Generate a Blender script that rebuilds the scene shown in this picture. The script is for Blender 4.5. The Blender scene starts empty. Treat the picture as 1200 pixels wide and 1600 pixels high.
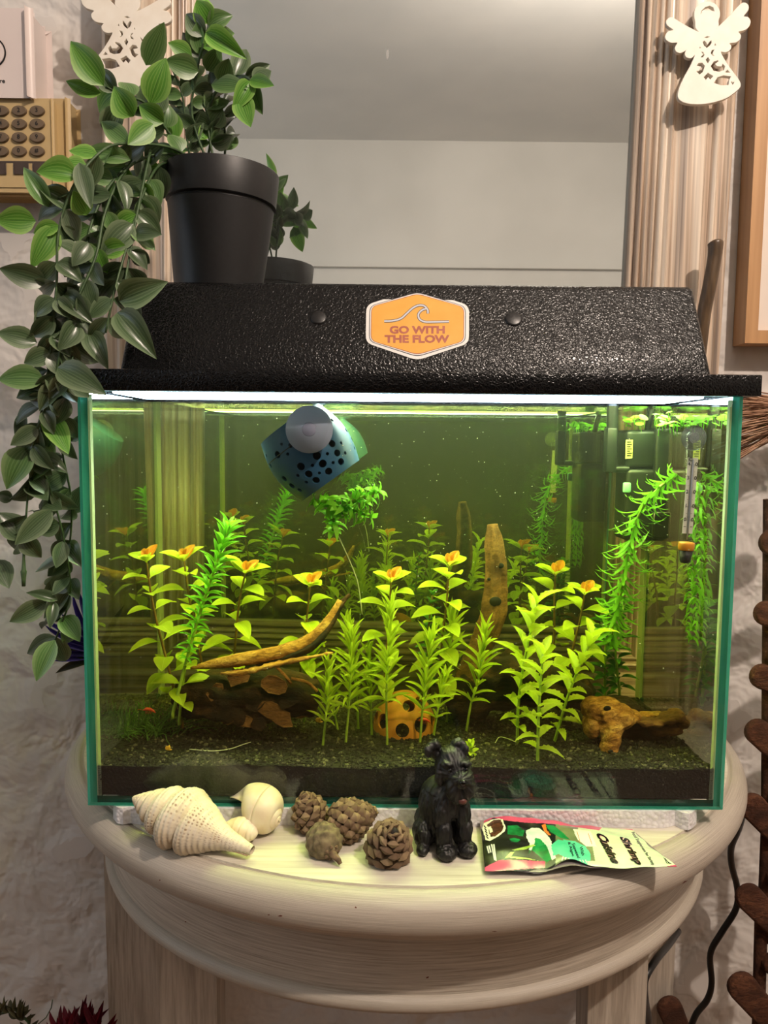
import bpy, bmesh, math, random
import numpy as np
from mathutils import Vector, Matrix, noise
random.seed(7)
V = Vector
SC = bpy.context.scene
COL = SC.collection

# ------------------------------------------------------------------ camera
CAM_O = V((-.0202, -.5462, .2642))
PITCH, YAW, ROLL, FPX = .09004, .00439, .00895, 1224.5
CF = V((math.sin(YAW)*math.cos(PITCH), math.cos(YAW)*math.cos(PITCH), -math.sin(PITCH)))
_r = V((math.cos(YAW), -math.sin(YAW), 0)); _u = _r.cross(CF)
CR = _r*math.cos(ROLL)+_u*math.sin(ROLL); CU = -_r*math.sin(ROLL)+_u*math.cos(ROLL)
cd = bpy.data.cameras.new('camera'); cam = bpy.data.objects.new('camera', cd); COL.objects.link(cam)
cd.sensor_fit = 'HORIZONTAL'; cd.sensor_width = 36; cd.lens = FPX/1200*36; cd.clip_start = .01; cd.clip_end = 50
mm = Matrix((CR, CU, -CF)).transposed().to_4x4(); mm.translation = CAM_O; cam.matrix_world = mm
SC.camera = cam
# ------------------------------------------------------------------ world, lights, exposure
w = bpy.data.worlds.new('world'); SC.world = w; w.use_nodes = True
w.node_tree.nodes['Background'].inputs[0].default_value = (.80, .90, 1, 1)
w.node_tree.nodes['Background'].inputs[1].default_value = .25
def lamp(name, kind, loc, energy, color, size=None, aim=None, size_y=None):
    l = bpy.data.lights.new(name, kind); l.energy = energy; l.color = color
    o = bpy.data.objects.new(name, l); COL.objects.link(o); o.location = loc
    if kind == 'AREA':
        l.shape = 'RECTANGLE'; l.size = size; l.size_y = size_y or size
    elif size is not None: l.shadow_soft_size = size
    if aim is not None: o.rotation_euler = (V(aim)-V(loc)).to_track_quat('-Z', 'Y').to_euler()
    return o
KEY = lamp('ceiling_bulb', 'POINT', (.60, -.82, 1.30), 60, (1, .83, .70), .020)
FILL = lamp('added_far_wall_fill', 'SPOT', (-1.5, -1.5, .7), 20, (1, .99, .97), .06, (.1, -2.45, 1.45))  # added fill, no real fixture: brightens far wall and ceiling in the mirror
FILL.data.spot_size = math.radians(95); FILL.data.spot_blend = .5
WIN = lamp('window_daylight', 'AREA', (-1.95, -.7, .75), 5, (.72, .86, 1), 1.1, (0, .1, .3), 1.2)
vs = SC.view_settings
vs.view_transform = 'Standard'; vs.look = 'None'; vs.exposure = 0.0; vs.gamma = 1; vs.use_curve_mapping = False
cy = SC.cycles
cy.max_bounces = 10; cy.diffuse_bounces = 3; cy.glossy_bounces = 5; cy.transmission_bounces = 6
cy.transparent_max_bounces = 40; cy.volume_bounces = 0; cy.caustics_reflective = False; cy.caustics_refractive = False
cy.blur_glossy = .6; cy.sample_clamp_indirect = 4
LED_STRENGTH = 41.0
WATER_ABS, WATER_ABS_COL = 8.0, (.865, .84, .06, 1)
WATER_SCAT, WATER_SCAT_COL = .13, (.75, .85, .70, 1)

# ------------------------------------------------------------------ pixel -> point helpers (1200x1600 frame)
def ray(px, py): return CF + CR*((px-600)/FPX) - CU*((py-800)/FPX)
def aY(px, py, Y):
    d = ray(px, py); return CAM_O + d*((Y-CAM_O.y)/d.y)
def aZ(px, py, Z):
    d = ray(px, py); return CAM_O + d*((Z-CAM_O.z)/d.z)
def mpp(Y): return (Y-CAM_O.y)/FPX      # metres per pixel at depth Y
def rnd(a, b): return random.uniform(a, b)
def cr(pts, n=8):
    """Catmull-Rom through points (tuples of any length)"""
    P = [np.array(p, float) for p in pts]; P = [2*P[0]-P[1]]+P+[2*P[-1]-P[-2]]; out = []
    for i in range(1, len(P)-2):
        for k in range(n):
            t = k/n
            out.append(.5*((2*P[i])+(-P[i-1]+P[i+1])*t+(2*P[i-1]-5*P[i]+4*P[i+1]-P[i+2])*t*t+(-P[i-1]+3*P[i]-3*P[i+1]+P[i+2])*t**3))
    out.append(P[-2]); return [tuple(o) for o in out]

# ------------------------------------------------------------------ materials
def lin(c):
    return tuple(((x/255)/12.92 if x/255 <= .04045 else ((x/255+.055)/1.055)**2.4) for x in c[:3])+(1,)
class M:
    def __init__(s, name):
        s.m = bpy.data.materials.new(name); s.m.use_nodes = True; s.t = s.m.node_tree; s.t.nodes.clear()
        s.out = s.n('ShaderNodeOutputMaterial')
    def n(s, ty, ins=None, **at):
        x = s.t.nodes.new(ty)
        for k, v in at.items(): setattr(x, k, v)
        for k, v in (ins or {}).items():
            if isinstance(v, bpy.types.NodeSocket): s.t.links.new(v, x.inputs[k])
            else: x.inputs[k].default_value = v
        return x
    def l(s, a, b): s.t.links.new(a, b)
    def surf(s, sh): s.l(sh, s.out.inputs[0]); return s
    def coord(s, kind='Object', scale=(1, 1, 1)):
        c = s.n('ShaderNodeTexCoord'); mp = s.n('ShaderNodeMapping', {'Vector': c.outputs[kind], 'Scale': scale}); return mp.outputs[0]
    def noise(s, vec, scale=5, detail=3, rough=.5, dist=0):
        return s.n('ShaderNodeTexNoise', {'Vector': vec, 'Scale': scale, 'Detail': detail, 'Roughness': rough, 'Distortion': dist}).outputs[0]
    def ramp(s, fac, stops):
        r = s.n('ShaderNodeValToRGB', {'Fac': fac}); e = r.color_ramp.elements
        while len(e) < len(stops): e.new(.5)
        for el, (p, c) in zip(e, stops): el.position = p; el.color = c if len(c) == 4 else tuple(c)+(1,)
        return r.outputs[0]
    def mix(s, fac, a, b, blend='MIX'):
        x = s.n('ShaderNodeMix', {0: fac}, data_type='RGBA', blend_type=blend)
        for k, v in ((6, a), (7, b)):
            if isinstance(v, bpy.types.NodeSocket): s.l(v, x.inputs[k])
            else: x.inputs[k].default_value = v
        return x.outputs[2]
    def bump(s, h, strength=.3, dist=.001, nrm=None):
        d = {'Height': h, 'Strength': strength, 'Distance': dist}
        if nrm is not None: d['Normal'] = nrm
        return s.n('ShaderNodeBump', d).outputs[0]
    def bsdf(s, color, rough=.5, metal=0, nrm=None, spec=.5, **kw):
        d = {'Base Color': color, 'Roughness': rough, 'Metallic': metal, 'Specular IOR Level': spec}
        d.update(kw)
        if nrm is not None: d['Normal'] = nrm
        return s.n('ShaderNodeBsdfPrincipled', d).outputs[0]
def pm(name, c1, c2=None, scale=(1, 1, 1), ns=40, rough=.5, bump=0, bd=.001, bscale=None, coord='Object', metal=0, spec=.5, detail=3, lo=.35, hi=.65, **kw):
    m = M(name); c = m.coord(coord, scale); nz = m.noise(c, ns, detail)
    col = m.ramp(nz, [(lo, lin(c1)), (hi, lin(c2 or c1))])
    nr = None
    if bump: nr = m.bump(m.noise(c, bscale or ns, detail) if bscale else nz, bump, bd)
    m.surf(m.bsdf(col, rough, metal, nr, spec, **kw)); return m.m

def plaster(name, c1, c2):
    m = M(name); c = m.coord()
    a = m.noise(c, 22, 3, .5, .25); b = m.noise(c, 9, 2)
    v = m.n('ShaderNodeTexVoronoi', {'Vector': c, 'Scale': 16}, feature='SMOOTH_F1').outputs[0]
    h = m.n('ShaderNodeMath', {0: a, 1: v}, operation='MULTIPLY_ADD'); h.inputs[2].default_value = 0
    h2 = m.n('ShaderNodeMath', {0: h.outputs[0], 1: a}, operation='ADD').outputs[0]
    h3 = m.ramp(h2, [(.3, (0, 0, 0)), (.55, (.5, .5, .5)), (.95, (1, 1, 1))])
    m.surf(m.bsdf(m.ramp(b, [(.3, lin(c1)), (.7, lin(c2))]), .85, 0, m.bump(h3, .85, .009), .25)); return m.m
W_PL = plaster('rough_plaster', (212, 207, 202), (222, 217, 212))
W_CEIL = pm('ceiling_paint', (214, 214, 212), (222, 221, 218), ns=4, rough=.9)
W_FRONT = pm('pale_paint', (205, 203, 198), (214, 212, 207), ns=3, rough=.9)
W_DARK = pm('added_dark_panel_paint', (26, 24, 21), (36, 32, 27), scale=(20, 20, 1), ns=3, rough=.6)
W_FLOOR = pm('floor_boards', (120, 88, 60), (142, 106, 74), scale=(2, 30, 1), ns=3, rough=.5)

def wash(name, scale, dark=(176, 158, 138), mid=(212, 200, 184), light=(230, 221, 208), rough=.42, stripes=1, coord='Object', chips=False, lo=.30, hi=.66):
    m = M(name); c = m.coord(coord, scale)
    f = m.noise(c, 1, 4, .6); g = m.noise(c, 3.1, 3, .6)
    col = m.ramp(f, [(lo, lin(dark)), (.48, lin(mid)), (hi, lin(light))])
    col = m.mix(.35*stripes, col, m.ramp(g, [(.35, lin(dark)), (.6, lin(light))]))
    if chips:
        c2 = m.coord('Object', (60, 60, 160)); ch = m.noise(c2, 1.0, 3, .6)
        col = m.mix(m.ramp(ch, [(.76, (0, 0, 0)), (.775, (1, 1, 1))]), col, lin((96, 48, 24)))
    m.surf(m.bsdf(col, rough, 0, m.bump(g, .25, .0006), .5)); return m.m
W_STILE = wash('whitewashed_frame_upright', (95, 95, 1.2), (124, 108, 98), (204, 178, 152), (236, 222, 204), .35, 1, 'Object', False, .38, .58)
W_RAIL = wash('whitewashed_frame_rail', (1.2, 95, 95), (112, 94, 80), (186, 158, 130), (226, 208, 186), .35, 1, 'Object', False, .38, .58)
W_TOP = wash('whitewashed_table_top', (6, 170, 40), (190, 180, 160), (212, 204, 186), (226, 220, 204), .38)
W_RIM = wash('whitewashed_table_rim', (12, 160, 1), (140, 128, 114), (178, 167, 152), (206, 197, 182), .33, 1, 'UV', True)
W_LEG = wash('whitewashed_table_leg', (150, 150, 8), (140, 128, 114), (174, 163, 148), (200, 190, 175), .45)

def grain_plastic():
    m = M('black_grained_plastic'); c = m.coord()
    d = m.noise(c, 520, 2); cc = m.n('ShaderNodeVectorMath', {0: c, 1: m.n('ShaderNodeVectorMath', {0: m.n('ShaderNodeTexNoise', {'Vector': c, 'Scale': 330}).outputs['Color'], 'Scale': .0045}, operation='SCALE').outputs[0]}, operation='ADD').outputs[0]
    v = m.n('ShaderNodeTexVoronoi', {'Vector': cc, 'Scale': 390}, feature='DISTANCE_TO_EDGE').outputs[0]
    h = m.ramp(v, [(.0, (0, 0, 0)), (.28, (1, 1, 1))])
    h2 = m.mix(.35, h, d)
    m.surf(m.bsdf(lin((9, 9, 10)), .21, 0, m.bump(h2, .5, .0005), .32)); return m.m
BLACK_GRAIN = grain_plastic()
BLACK_POT = pm('black_pot_plastic', (13, 13, 15), (19, 19, 21), ns=300, rough=.45, bump=.08, bd=.0005)
BLACK_PL = pm('black_plastic', (14, 14, 15), (20, 20, 21), ns=90, rough=.35)
CABLE = pm('cable_rubber', (12, 12, 12), (18, 18, 18), ns=90, rough=.4)
STY = None
def styro():
    m = M('polystyrene'); c = m.coord()
    v = m.n('ShaderNodeTexVoronoi', {'Vector': c, 'Scale': 330}); h = m.ramp(v.outputs[0], [(0, (1, 1, 1)), (.8, (0, 0, 0))])
    m.surf(m.bsdf(m.ramp(v.outputs[0], [(.2, lin((240, 238, 238))), (.9, lin((222, 218, 220)))]), .6, 0, m.bump(h, .6, .001), .4)); return m.m
STY = styro()

def glass_mat(name, tint, lo, edge, hi=None):
    """clear pane: straight-through light plus an angle-dependent reflection"""
    m = M(name)
    tr = m.n('ShaderNodeBsdfTransparent', {'Color': tint}).outputs[0]
    gl = m.n('ShaderNodeBsdfGlossy', {'Color': (1, 1, 1, 1), 'Roughness': 0.0}).outputs[0]
    if hi is None:
        lw = m.n('ShaderNodeLayerWeight', {'Blend': .5}).outputs['Facing']   # Schlick reflection, same from both sides
        p5 = m.n('ShaderNodeMath', {0: lw, 1: 5.0}, operation='POWER').outputs[0]
        fac = m.n('ShaderNodeMath', {0: p5, 1: .9, 2: edge}, operation='MULTIPLY_ADD').outputs[0]
    else:   # water behind the pane: past the critical angle the pane reflects totally
        lw = m.n('ShaderNodeLayerWeight', {'Blend': .5}).outputs['Facing']
        fac = m.ramp(lw, [(.25, (lo, lo, lo)), (.42, (hi, hi, hi))])
    m.surf(m.n('ShaderNodeMixShader', {0: fac, 1: tr, 2: gl}).outputs[0]); return m.m
GLASS = glass_mat('tank_glass', (.975, .985, .978, 1), 0, .035)
GLASS_BACK = glass_mat('back_glass_against_water', (.93, .96, .94, 1), .04, 1.45, .95)
GLASS_TIR = glass_mat('tank_glass_against_water', (.95, .98, .965, 1), .04, 1.45, .82)
CLEAR = glass_mat('clear_tube_glass', (.98, .985, .985, 1), 0, .04)
def edge_glass():
    m = M('green_glass_edge'); c = m.coord('Object', (400, 400, 30)); nz = m.noise(c, 1, 2)
    col = m.ramp(nz, [(.3, lin((24, 120, 100))), (.7, lin((80, 178, 156)))])
    d = m.bsdf(col, .12, 0, None, .5); t = m.n('ShaderNodeBsdfTranslucent', {'Color': lin((90, 205, 175))}).outputs[0]
    m.surf(m.n('ShaderNodeMixShader', {0: .6, 1: d, 2: t}).outputs[0]); return m.m
EDGE = edge_glass(); EDGE_D = pm('deep_glass_edge', (10, 52, 44), (16, 66, 54), ns=200, rough=.2)
def silicone():
    m = M('silicone_seam'); d = m.n('ShaderNodeBsdfDiffuse', {'Color': lin((205, 215, 190))}).outputs[0]
    t = m.n('ShaderNodeBsdfTranslucent', {'Color': lin((225, 235, 205))}).outputs[0]
    m.surf(m.n('ShaderNodeMixShader', {0: .75, 1: d, 2: t}).outputs[0]); return m.m
SILI = silicone()
def water_mat(top):
    m = M('water_surface' if top else 'tank_water')
    tr = m.n('ShaderNodeBsdfTransparent').outputs[0]
    if top:
        c = m.coord('Object', (1, 1, 1)); nz = m.noise(c, 55, 2); nr = m.bump(nz, .25, .002)
        gl = m.n('ShaderNodeBsdfGlossy', {'Roughness': .02, 'Normal': nr}).outputs[0]
        lw = m.n('ShaderNodeLayerWeight', {'Blend': .5}).outputs['Facing']
        fac = m.ramp(lw, [(.35, (.03,)*3), (.6, (.7,)*3)])
        m.surf(m.n('ShaderNodeMixShader', {0: fac, 1: tr, 2: gl}).outputs[0])
    else: m.surf(tr)
    ab = m.n('ShaderNodeVolumeAbsorption', {'Color': WATER_ABS_COL, 'Density': WATER_ABS}).outputs[0]
    sc = m.n('ShaderNodeVolumeScatter', {'Color': WATER_SCAT_COL, 'Density': WATER_SCAT, 'Anisotropy': .2}).outputs[0]
    m.l(m.n('ShaderNodeAddShader', {0: ab, 1: sc}).outputs[0], m.out.inputs[1])
    try: m.m.cycles.homogeneous_volume = True
    except Exception: pass
    return m.m
WATER, WATER_TOP = water_mat(False), water_mat(True)
def mirror_mat():
    m = M('mirror_glass'); c = m.coord(); nz = m.noise(c, 60, 4, .7); s = m.noise(m.coord('Object', (90, 90, 22)), 1, 2)
    spots = m.ramp(s, [(.77, (0, 0, 0)), (.80, (.25, .25, .25))])
    g = m.n('ShaderNodeBsdfGlossy', {'Color': (.74, .79, .79, 1), 'Roughness': .012}).outputs[0]
    d = m.n('ShaderNodeBsdfDiffuse', {'Color': (.8, .8, .78, 1)}).outputs[0]
    f = m.n('ShaderNodeMath', {0: spots, 1: .02}, operation='ADD').outputs[0]
    m.surf(m.n('ShaderNodeMixShader', {0: f, 1: g, 2: d}).outputs[0]); return m.m
MIRROR = mirror_mat()
def emit(name, col, s):
    m = M(name); c = m.coord('Object', (1, 1, 1))
    bri = m.noise(m.coord('Object', (70, 1, 1)), 1, 2)
    cc = m.ramp(bri, [(.35, (col[0]*.7, col[1]*.85, col[2], 1)), (.6, col)])
    m.surf(m.n('ShaderNodeEmission', {'Color': cc, 'Strength': s}).outputs[0]); return m.m
LED = emit('led_light', (.78, .92, 1, 1), LED_STRENGTH)

def leafmat(name, c_mid, c_edge, c_rib=None, trans=.35, rough=.4, spec=.4, var=.25, veins=False):
    m = M(name); tc = m.n('ShaderNodeTexCoord'); sx = m.n('ShaderNodeSeparateXYZ', {0: tc.outputs['UV']})
    a = m.n('ShaderNodeMath', {0: sx.outputs[0], 1: .5}, operation='SUBTRACT').outputs[0]
    a = m.n('ShaderNodeMath', {0: a}, operation='ABSOLUTE').outputs[0]
    a = m.n('ShaderNodeMath', {0: a, 1: 2.0}, operation='MULTIPLY').outputs[0]
    oi = m.n('ShaderNodeObjectInfo').outputs['Random']
    nz = m.noise(m.coord('UV', (5, 2, 1)), 1.5, 3)
    st = [(.0, lin(c_rib or c_mid)), (.06, lin(c_mid)), (.55, lin(c_mid)), (.95, lin(c_edge))]
    col = m.ramp(a, st)
    if veins:
        vw = m.n('ShaderNodeTexWave', {'Vector': m.coord('UV', (1, .12, 1)), 'Scale': 3.0, 'Distortion': 1.2, 'Detail': 1}).outputs[1]
        col = m.mix(m.ramp(vw, [(.62, (0, 0, 0)), (.9, (.45,)*3)]), col, lin(c_edge))
    hs = m.n('ShaderNodeHueSaturation', {'Color': col, 'Saturation': 1.0})
    v = m.n('ShaderNodeMapRange', {0: oi, 3: 1-var, 4: 1+var}).outputs[0]; m.l(v, hs.inputs['Value'])
    h2 = m.n('ShaderNodeMapRange', {0: nz, 3: .485, 4: .515}).outputs[0]; m.l(h2, hs.inputs['Hue'])
    col = hs.outputs[0]
    d = m.bsdf(col, rough, 0, None, spec); t = m.n('ShaderNodeBsdfTranslucent', {'Color': col}).outputs[0]
    m.surf(m.n('ShaderNodeMixShader', {0: trans, 1: d, 2: t}).outputs[0]); return m.m
VINE_A = leafmat('vine_leaf_fresh', (88, 144, 50), (146, 188, 96), (62, 112, 38), .25, .38, .5, .15, True)
VINE_B = leafmat('vine_leaf_mid', (82, 120, 62), (128, 156, 104), (56, 90, 44), .2, .36, .55, .2, True)
VINE_C = leafmat('vine_leaf_dull', (66, 88, 56), (112, 130, 98), (46, 66, 40), .15, .30, .7, .25, True)
AQ_LIME = leafmat('water_leaf_lime', (190, 214, 50), (206, 226, 70), (214, 232, 100), .5, .45, .3, .15)
AQ_GREEN = leafmat('water_leaf_green', (124, 206, 40), (148, 218, 60), (160, 220, 80), .5, .45, .3, .2)
AQ_DARK = leafmat('water_leaf_deep', (74, 130, 40), (92, 148, 52), (88, 140, 50), .45, .5, .25, .25)
AQ_RED = leafmat('water_leaf_orange', (218, 140, 40), (226, 178, 70), (220, 160, 60), .45, .45, .3, .15)
STEM_V = pm('vine_stem', (46, 70, 38), (66, 92, 52), ns=200, rough=.5)
STEM_L = pm('water_stem_lime', (150, 184, 60), (170, 200, 80), ns=200, rough=.5)
STEM_R = pm('water_stem_brown', (104, 74, 36), (130, 96, 44), ns=200, rough=.5)
THREAD = pm('pale_thread', (200, 205, 180), (220, 222, 200), ns=200, rough=.5)
MOSS = pm('moss_strand', (62, 104, 34), (84, 128, 46), ns=200, rough=.6)

# ------------------------------------------------------------------ mesh builder
def unit_ico(sub=1):
    b = bmesh.new(); bmesh.ops.create_icosphere(b, subdivisions=sub, radius=1); v = [tuple(x.co) for x in b.verts]; f = [[q.index for q in p.verts] for p in b.faces]; b.free(); return v, f
def frame_of(d):
    d = V(d).normalized(); a = V((0, 0, 1)) if abs(d.z) < .9 else V((1, 0, 0))
    x = a.cross(d).normalized(); return x, d.cross(x).normalized(), d
class MB:
    def __init__(s): s.v = []; s.f = []; s.m = []; s.uv = {}
    def add(s, vs_, fs, m=0):
        o = len(s.v); s.v += [tuple(x) for x in vs_]; s.f += [[i+o for i in f] for f in fs]; s.m += [m]*len(fs); return s
    def box(s, lo, hi, m=0):
        x0, y0, z0 = lo; x1, y1, z1 = hi
        return s.add([(x0, y0, z0), (x1, y0, z0), (x1, y1, z0), (x0, y1, z0), (x0, y0, z1), (x1, y0, z1), (x1, y1, z1), (x0, y1, z1)],
                     [[0, 3, 2, 1], [4, 5, 6, 7], [0, 1, 5, 4], [1, 2, 6, 5], [2, 3, 7, 6], [3, 0, 4, 7]], m)
    def rbox(s, lo, hi, r=.002, seg=2, m=0, mat=None):
        b = bmesh.new(); bmesh.ops.create_cube(b, size=1)
        for v in b.verts: v.co = V([lo[i]+(v.co[i]+.5)*(hi[i]-lo[i]) for i in range(3)])
        bmesh.ops.bevel(b, geom=list(b.edges), offset=r, segments=seg, profile=.5, affect='EDGES')
        b.verts.index_update()
        vs_ = [(mat @ v.co if mat else v.co) for v in b.verts]
        s.add([tuple(v) for v in vs_], [[q.index for q in p.verts] for p in b.faces], m); b.free(); return s
    def tube(s, pts, rad, n=8, m=0, cap=True, flat=1.0):
        pts = [V(p) for p in pts]; rad = rad if hasattr(rad, '__len__') else [rad]*len(pts)
        vs_, fs = [], []; x = None
        for i, p in enumerate(pts):
            d = (pts[min(i+1, len(pts)-1)]-pts[max(i-1, 0)])
            d = d.normalized() if d.length > 1e-9 else V((0, 0, 1))
            if x is None: x = frame_of(d)[0]
            x = (x-d*x.dot(d)).normalized(); y = d.cross(x)
            for k in range(n):
                a = 2*math.pi*k/n; vs_.append(p+x*(rad[i]*math.cos(a))+y*(rad[i]*flat*math.sin(a)))
        for i in range(len(pts)-1):
            for k in range(n): fs.append([i*n+k, i*n+(k+1) % n, (i+1)*n+(k+1) % n, (i+1)*n+k])
        if cap: fs.append(list(range(n))[::-1]); fs.append([(len(pts)-1)*n+k for k in range(n)])
        return s.add(vs_, fs, m)
    def lathe(s, prof, origin, axis=(0, 0, 1), n=32, m=0, closed=True):
        x, y, d = frame_of(axis); o = V(origin); vs_, fs = [], []
        for r, h in prof:
            for k in range(n):
                a = 2*math.pi*k/n; vs_.append(o+d*h+x*(r*math.cos(a))+y*(r*math.sin(a)))
        for i in range(len(prof)-1):
            for k in range(n): fs.append([i*n+k, i*n+(k+1) % n, (i+1)*n+(k+1) % n, (i+1)*n+k])
        if closed:
            fs.append(list(range(n))[::-1]); fs.append([(len(prof)-1)*n+k for k in range(n)])
        return s.add(vs_, fs, m)
    def ell(s, c, r, rot=None, nu=16, nv=10, m=0):
        vs_, fs = [], []; c = V(c)
        for j in range(nv+1):
            t = math.pi*j/nv
            for i in range(nu):
                a = 2*math.pi*i/nu; p = V((r[0]*math.sin(t)*math.cos(a), r[1]*math.sin(t)*math.sin(a), r[2]*math.cos(t)))
                if rot is not None: p = rot @ p
                vs_.append(c+p)
        for j in range(nv):
            for i in range(nu): fs.append([j*nu+i, (j+1)*nu+i, (j+1)*nu+(i+1) % nu, j*nu+(i+1) % nu])
        return s.add(vs_, fs, m)
    def grid(s, fn, nu, nv, m=0, uv=False):
        o = len(s.v); vs_ = [fn(i/nu, j/nv) for j in range(nv+1) for i in range(nu+1)]
        fs = [[j*(nu+1)+i, j*(nu+1)+i+1, (j+1)*(nu+1)+i+1, (j+1)*(nu+1)+i] for j in range(nv) for i in range(nu)]
        if uv:
            for j in range(nv+1):
                for i in range(nu+1): s.uv[o+j*(nu+1)+i] = (i/nu, j/nv)
        return s.add(vs_, fs, m)
    def prism(s, poly, y0, y1, m=0):
        """poly of (x,z) extruded along Y"""
        n = len(poly); vs_ = [(x, y0, z) for x, z in poly]+[(x, y1, z) for x, z in poly]
        return s.add(vs_, [list(range(n)), list(range(n, 2*n))[::-1]]+[[i, i+n, (i+1) % n+n, (i+1) % n] for i in range(n)], m)
    def mesh(s, name, mats, smooth=35, fix=True):
        me = bpy.data.meshes.new(name); me.from_pydata(s.v, [], s.f)
        for k in (mats if isinstance(mats, (list, tuple)) else [mats]): me.materials.append(k)
        me.polygons.foreach_set('material_index', s.m)
        if s.uv:
            ul = me.uv_layers.new(name='UVMap'); d = np.zeros(len(me.loops)*2, np.float32); li = np.zeros(len(me.loops), np.int32)
            me.loops.foreach_get('vertex_index', li); arr = np.zeros((len(s.v), 2), np.float32)
            for k, u in s.uv.items(): arr[k] = u
            ul.data.foreach_set('uv', arr[li].ravel())
        if fix:
            b = bmesh.new(); b.from_mesh(me); bmesh.ops.recalc_face_normals(b, faces=b.faces); b.to_mesh(me); b.free()
        if smooth:
            me.shade_smooth()
            if smooth < 180: me.set_sharp_from_angle(angle=math.radians(smooth))
        me.update(); return me
    def build(s, name, mats, parent=None, smooth=35, fix=True): return link(name, s.mesh(name, mats, smooth, fix), parent)
WL = {}
def link(name, me, parent=None, mat=None):
    o = bpy.data.objects.new(name, me); COL.objects.link(o)
    if parent is not None:
        o.parent = parent; o.matrix_parent_inverse = Matrix.Translation(-WL.get(parent.name, V((0, 0, 0))))
    if mat is not None: o.matrix_basis = mat
    return o
def tag(o, label=None, cat=None, group=None, kind=None):
    if label: o['label'] = label
    if cat: o['category'] = cat
    if group: o['group'] = group
    if kind: o['kind'] = kind
    return o
def thing(name, loc, label, cat, group=None):
    o = bpy.data.objects.new(name, None); COL.objects.link(o); o.location = loc; o.empty_display_size = .02
    WL[o.name] = V(loc); return tag(o, label, cat, group)
def text2d(s, size=1, bold=0.0, space=1.0, line=1.0):
    c = bpy.data.curves.new('txt', 'FONT'); c.body = s; c.size = size; c.offset = bold; c.align_x = 'CENTER'; c.align_y = 'CENTER'; c.space_character = space; c.space_line = line
    c.resolution_u = 3
    o = bpy.data.objects.new('txt', c); COL.objects.link(o); dg = bpy.context.evaluated_depsgraph_get(); dg.update()
    me = bpy.data.meshes.new_from_object(o.evaluated_get(dg)); vs_ = [(v.co.x, v.co.y) for v in me.vertices]; fs = [list(p.vertices) for p in me.polygons]
    bpy.data.objects.remove(o); bpy.data.curves.remove(c); bpy.data.meshes.remove(me); return vs_, fs
def decal(name, shape, fn, mat, parent, smooth=0):
    b = MB(); b.add([fn(*p) for p in shape[0]], shape[1]); return b.build(name, mat, parent, smooth)
def ribbon(pts, w):
    n = len(pts); vs_ = []
    for i in range(n):
        a = np.array(pts[max(i-1, 0)][:2]); c = np.array(pts[min(i+1, n-1)][:2]); d = c-a; d = d/(np.linalg.norm(d)+1e-9); q = np.array([-d[1], d[0]])*w/2
        p = np.array(pts[i][:2]); vs_ += [tuple(p+q), tuple(p-q)]
    return vs_, [[2*i, 2*i+1, 2*i+3, 2*i+2] for i in range(n-1)]
def curve_fill(outline, holes, scale, thick, name, mats, smooth=True):
    """flat plate with cut-outs from 2D outlines (fretwork)"""
    c = bpy.data.curves.new('cut', 'CURVE'); c.dimensions = '2D'; c.fill_mode = 'BOTH'; c.extrude = thick/2; c.bevel_depth = thick*.12; c.bevel_resolution = 1
    for k, poly in enumerate([outline]+holes):
        pts = cr(list(poly)+[poly[0]], 3)[:-1] if (k == 0 and smooth) else poly
        sp = c.splines.new('POLY'); sp.points.add(len(pts)-1); sp.use_cyclic_u = True
        for q, p in zip(sp.points, pts): q.co = (p[0]*scale, p[1]*scale, 0, 1)
    o = bpy.data.objects.new('cut', c); COL.objects.link(o); dg = bpy.context.evaluated_depsgraph_get(); dg.update()
    me = bpy.data.meshes.new_from_object(o.evaluated_get(dg)); me.name = name
    bpy.data.objects.remove(o); bpy.data.curves.remove(c); me.materials.clear(); me.materials.append(mats); return me
def eval_mods(me, mods):
    o = bpy.data.objects.new('tmp', me); COL.objects.link(o)
    for ty, at in mods:
        md = o.modifiers.new(ty, ty)
        for k, v in at.items(): setattr(md, k, v)
    dg = bpy.context.evaluated_depsgraph_get(); dg.update()
    r = bpy.data.meshes.new_from_object(o.evaluated_get(dg)); bpy.data.objects.remove(o); return r

# ================================================================== SETTING
FZ, CZ, TZ, WY = -.76, 1.56, -.013, .264
def struct(name, b, mat, smooth=0):
    o = b.build(name, mat, None, smooth); o['kind'] = 'structure'; return o
struct('floor', MB().box((-2.2, -2.5, FZ-.05), (2.2, WY, FZ)), W_FLOOR)
struct('ceiling', MB().box((-2.2, -2.5, CZ), (2.2, WY, CZ+.05)), W_CEIL)
struct('wall_back', MB().box((-2.2, WY, FZ), (2.2, WY+.08, CZ)), W_PL)
struct('wall_right', MB().box((2.1, -2.5, FZ), (2.2, WY, CZ)), W_FRONT)
b = MB().box((-2.2, -2.5, FZ), (-2.1, -1.3, CZ)).box((-2.2, -.1, FZ), (-2.1, WY, CZ)).box((-2.2, -1.3, FZ), (-2.1, -.1, .1)).box((-2.2, -1.3, 1.35), (-2.1, -.1, CZ))
struct('wall_left', b, W_FRONT)
b = MB().box((-2.16, -1.3, .1), (-2.12, -1.26, 1.35)).box((-2.16, -.14, .1), (-2.12, -.1, 1.35)).box((-2.16, -1.26, .1), (-2.12, -.14, .14)).box((-2.16, -1.26, 1.31), (-2.12, -.14, 1.35)).box((-2.16, -.72, .14), (-2.12, -.68, 1.31))
struct('window_1', b, W_FRONT)
struct('wall_front', MB().box((-2.2, -2.6, FZ), (2.2, -2.5, CZ)), W_FRONT)
struct('added_dark_panel', MB().box((-2.1, -2.5, FZ), (2.1, -2.47, .80)), W_DARK)  # unseen dark panel added so the mirror reflects dark behind the tank
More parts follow.
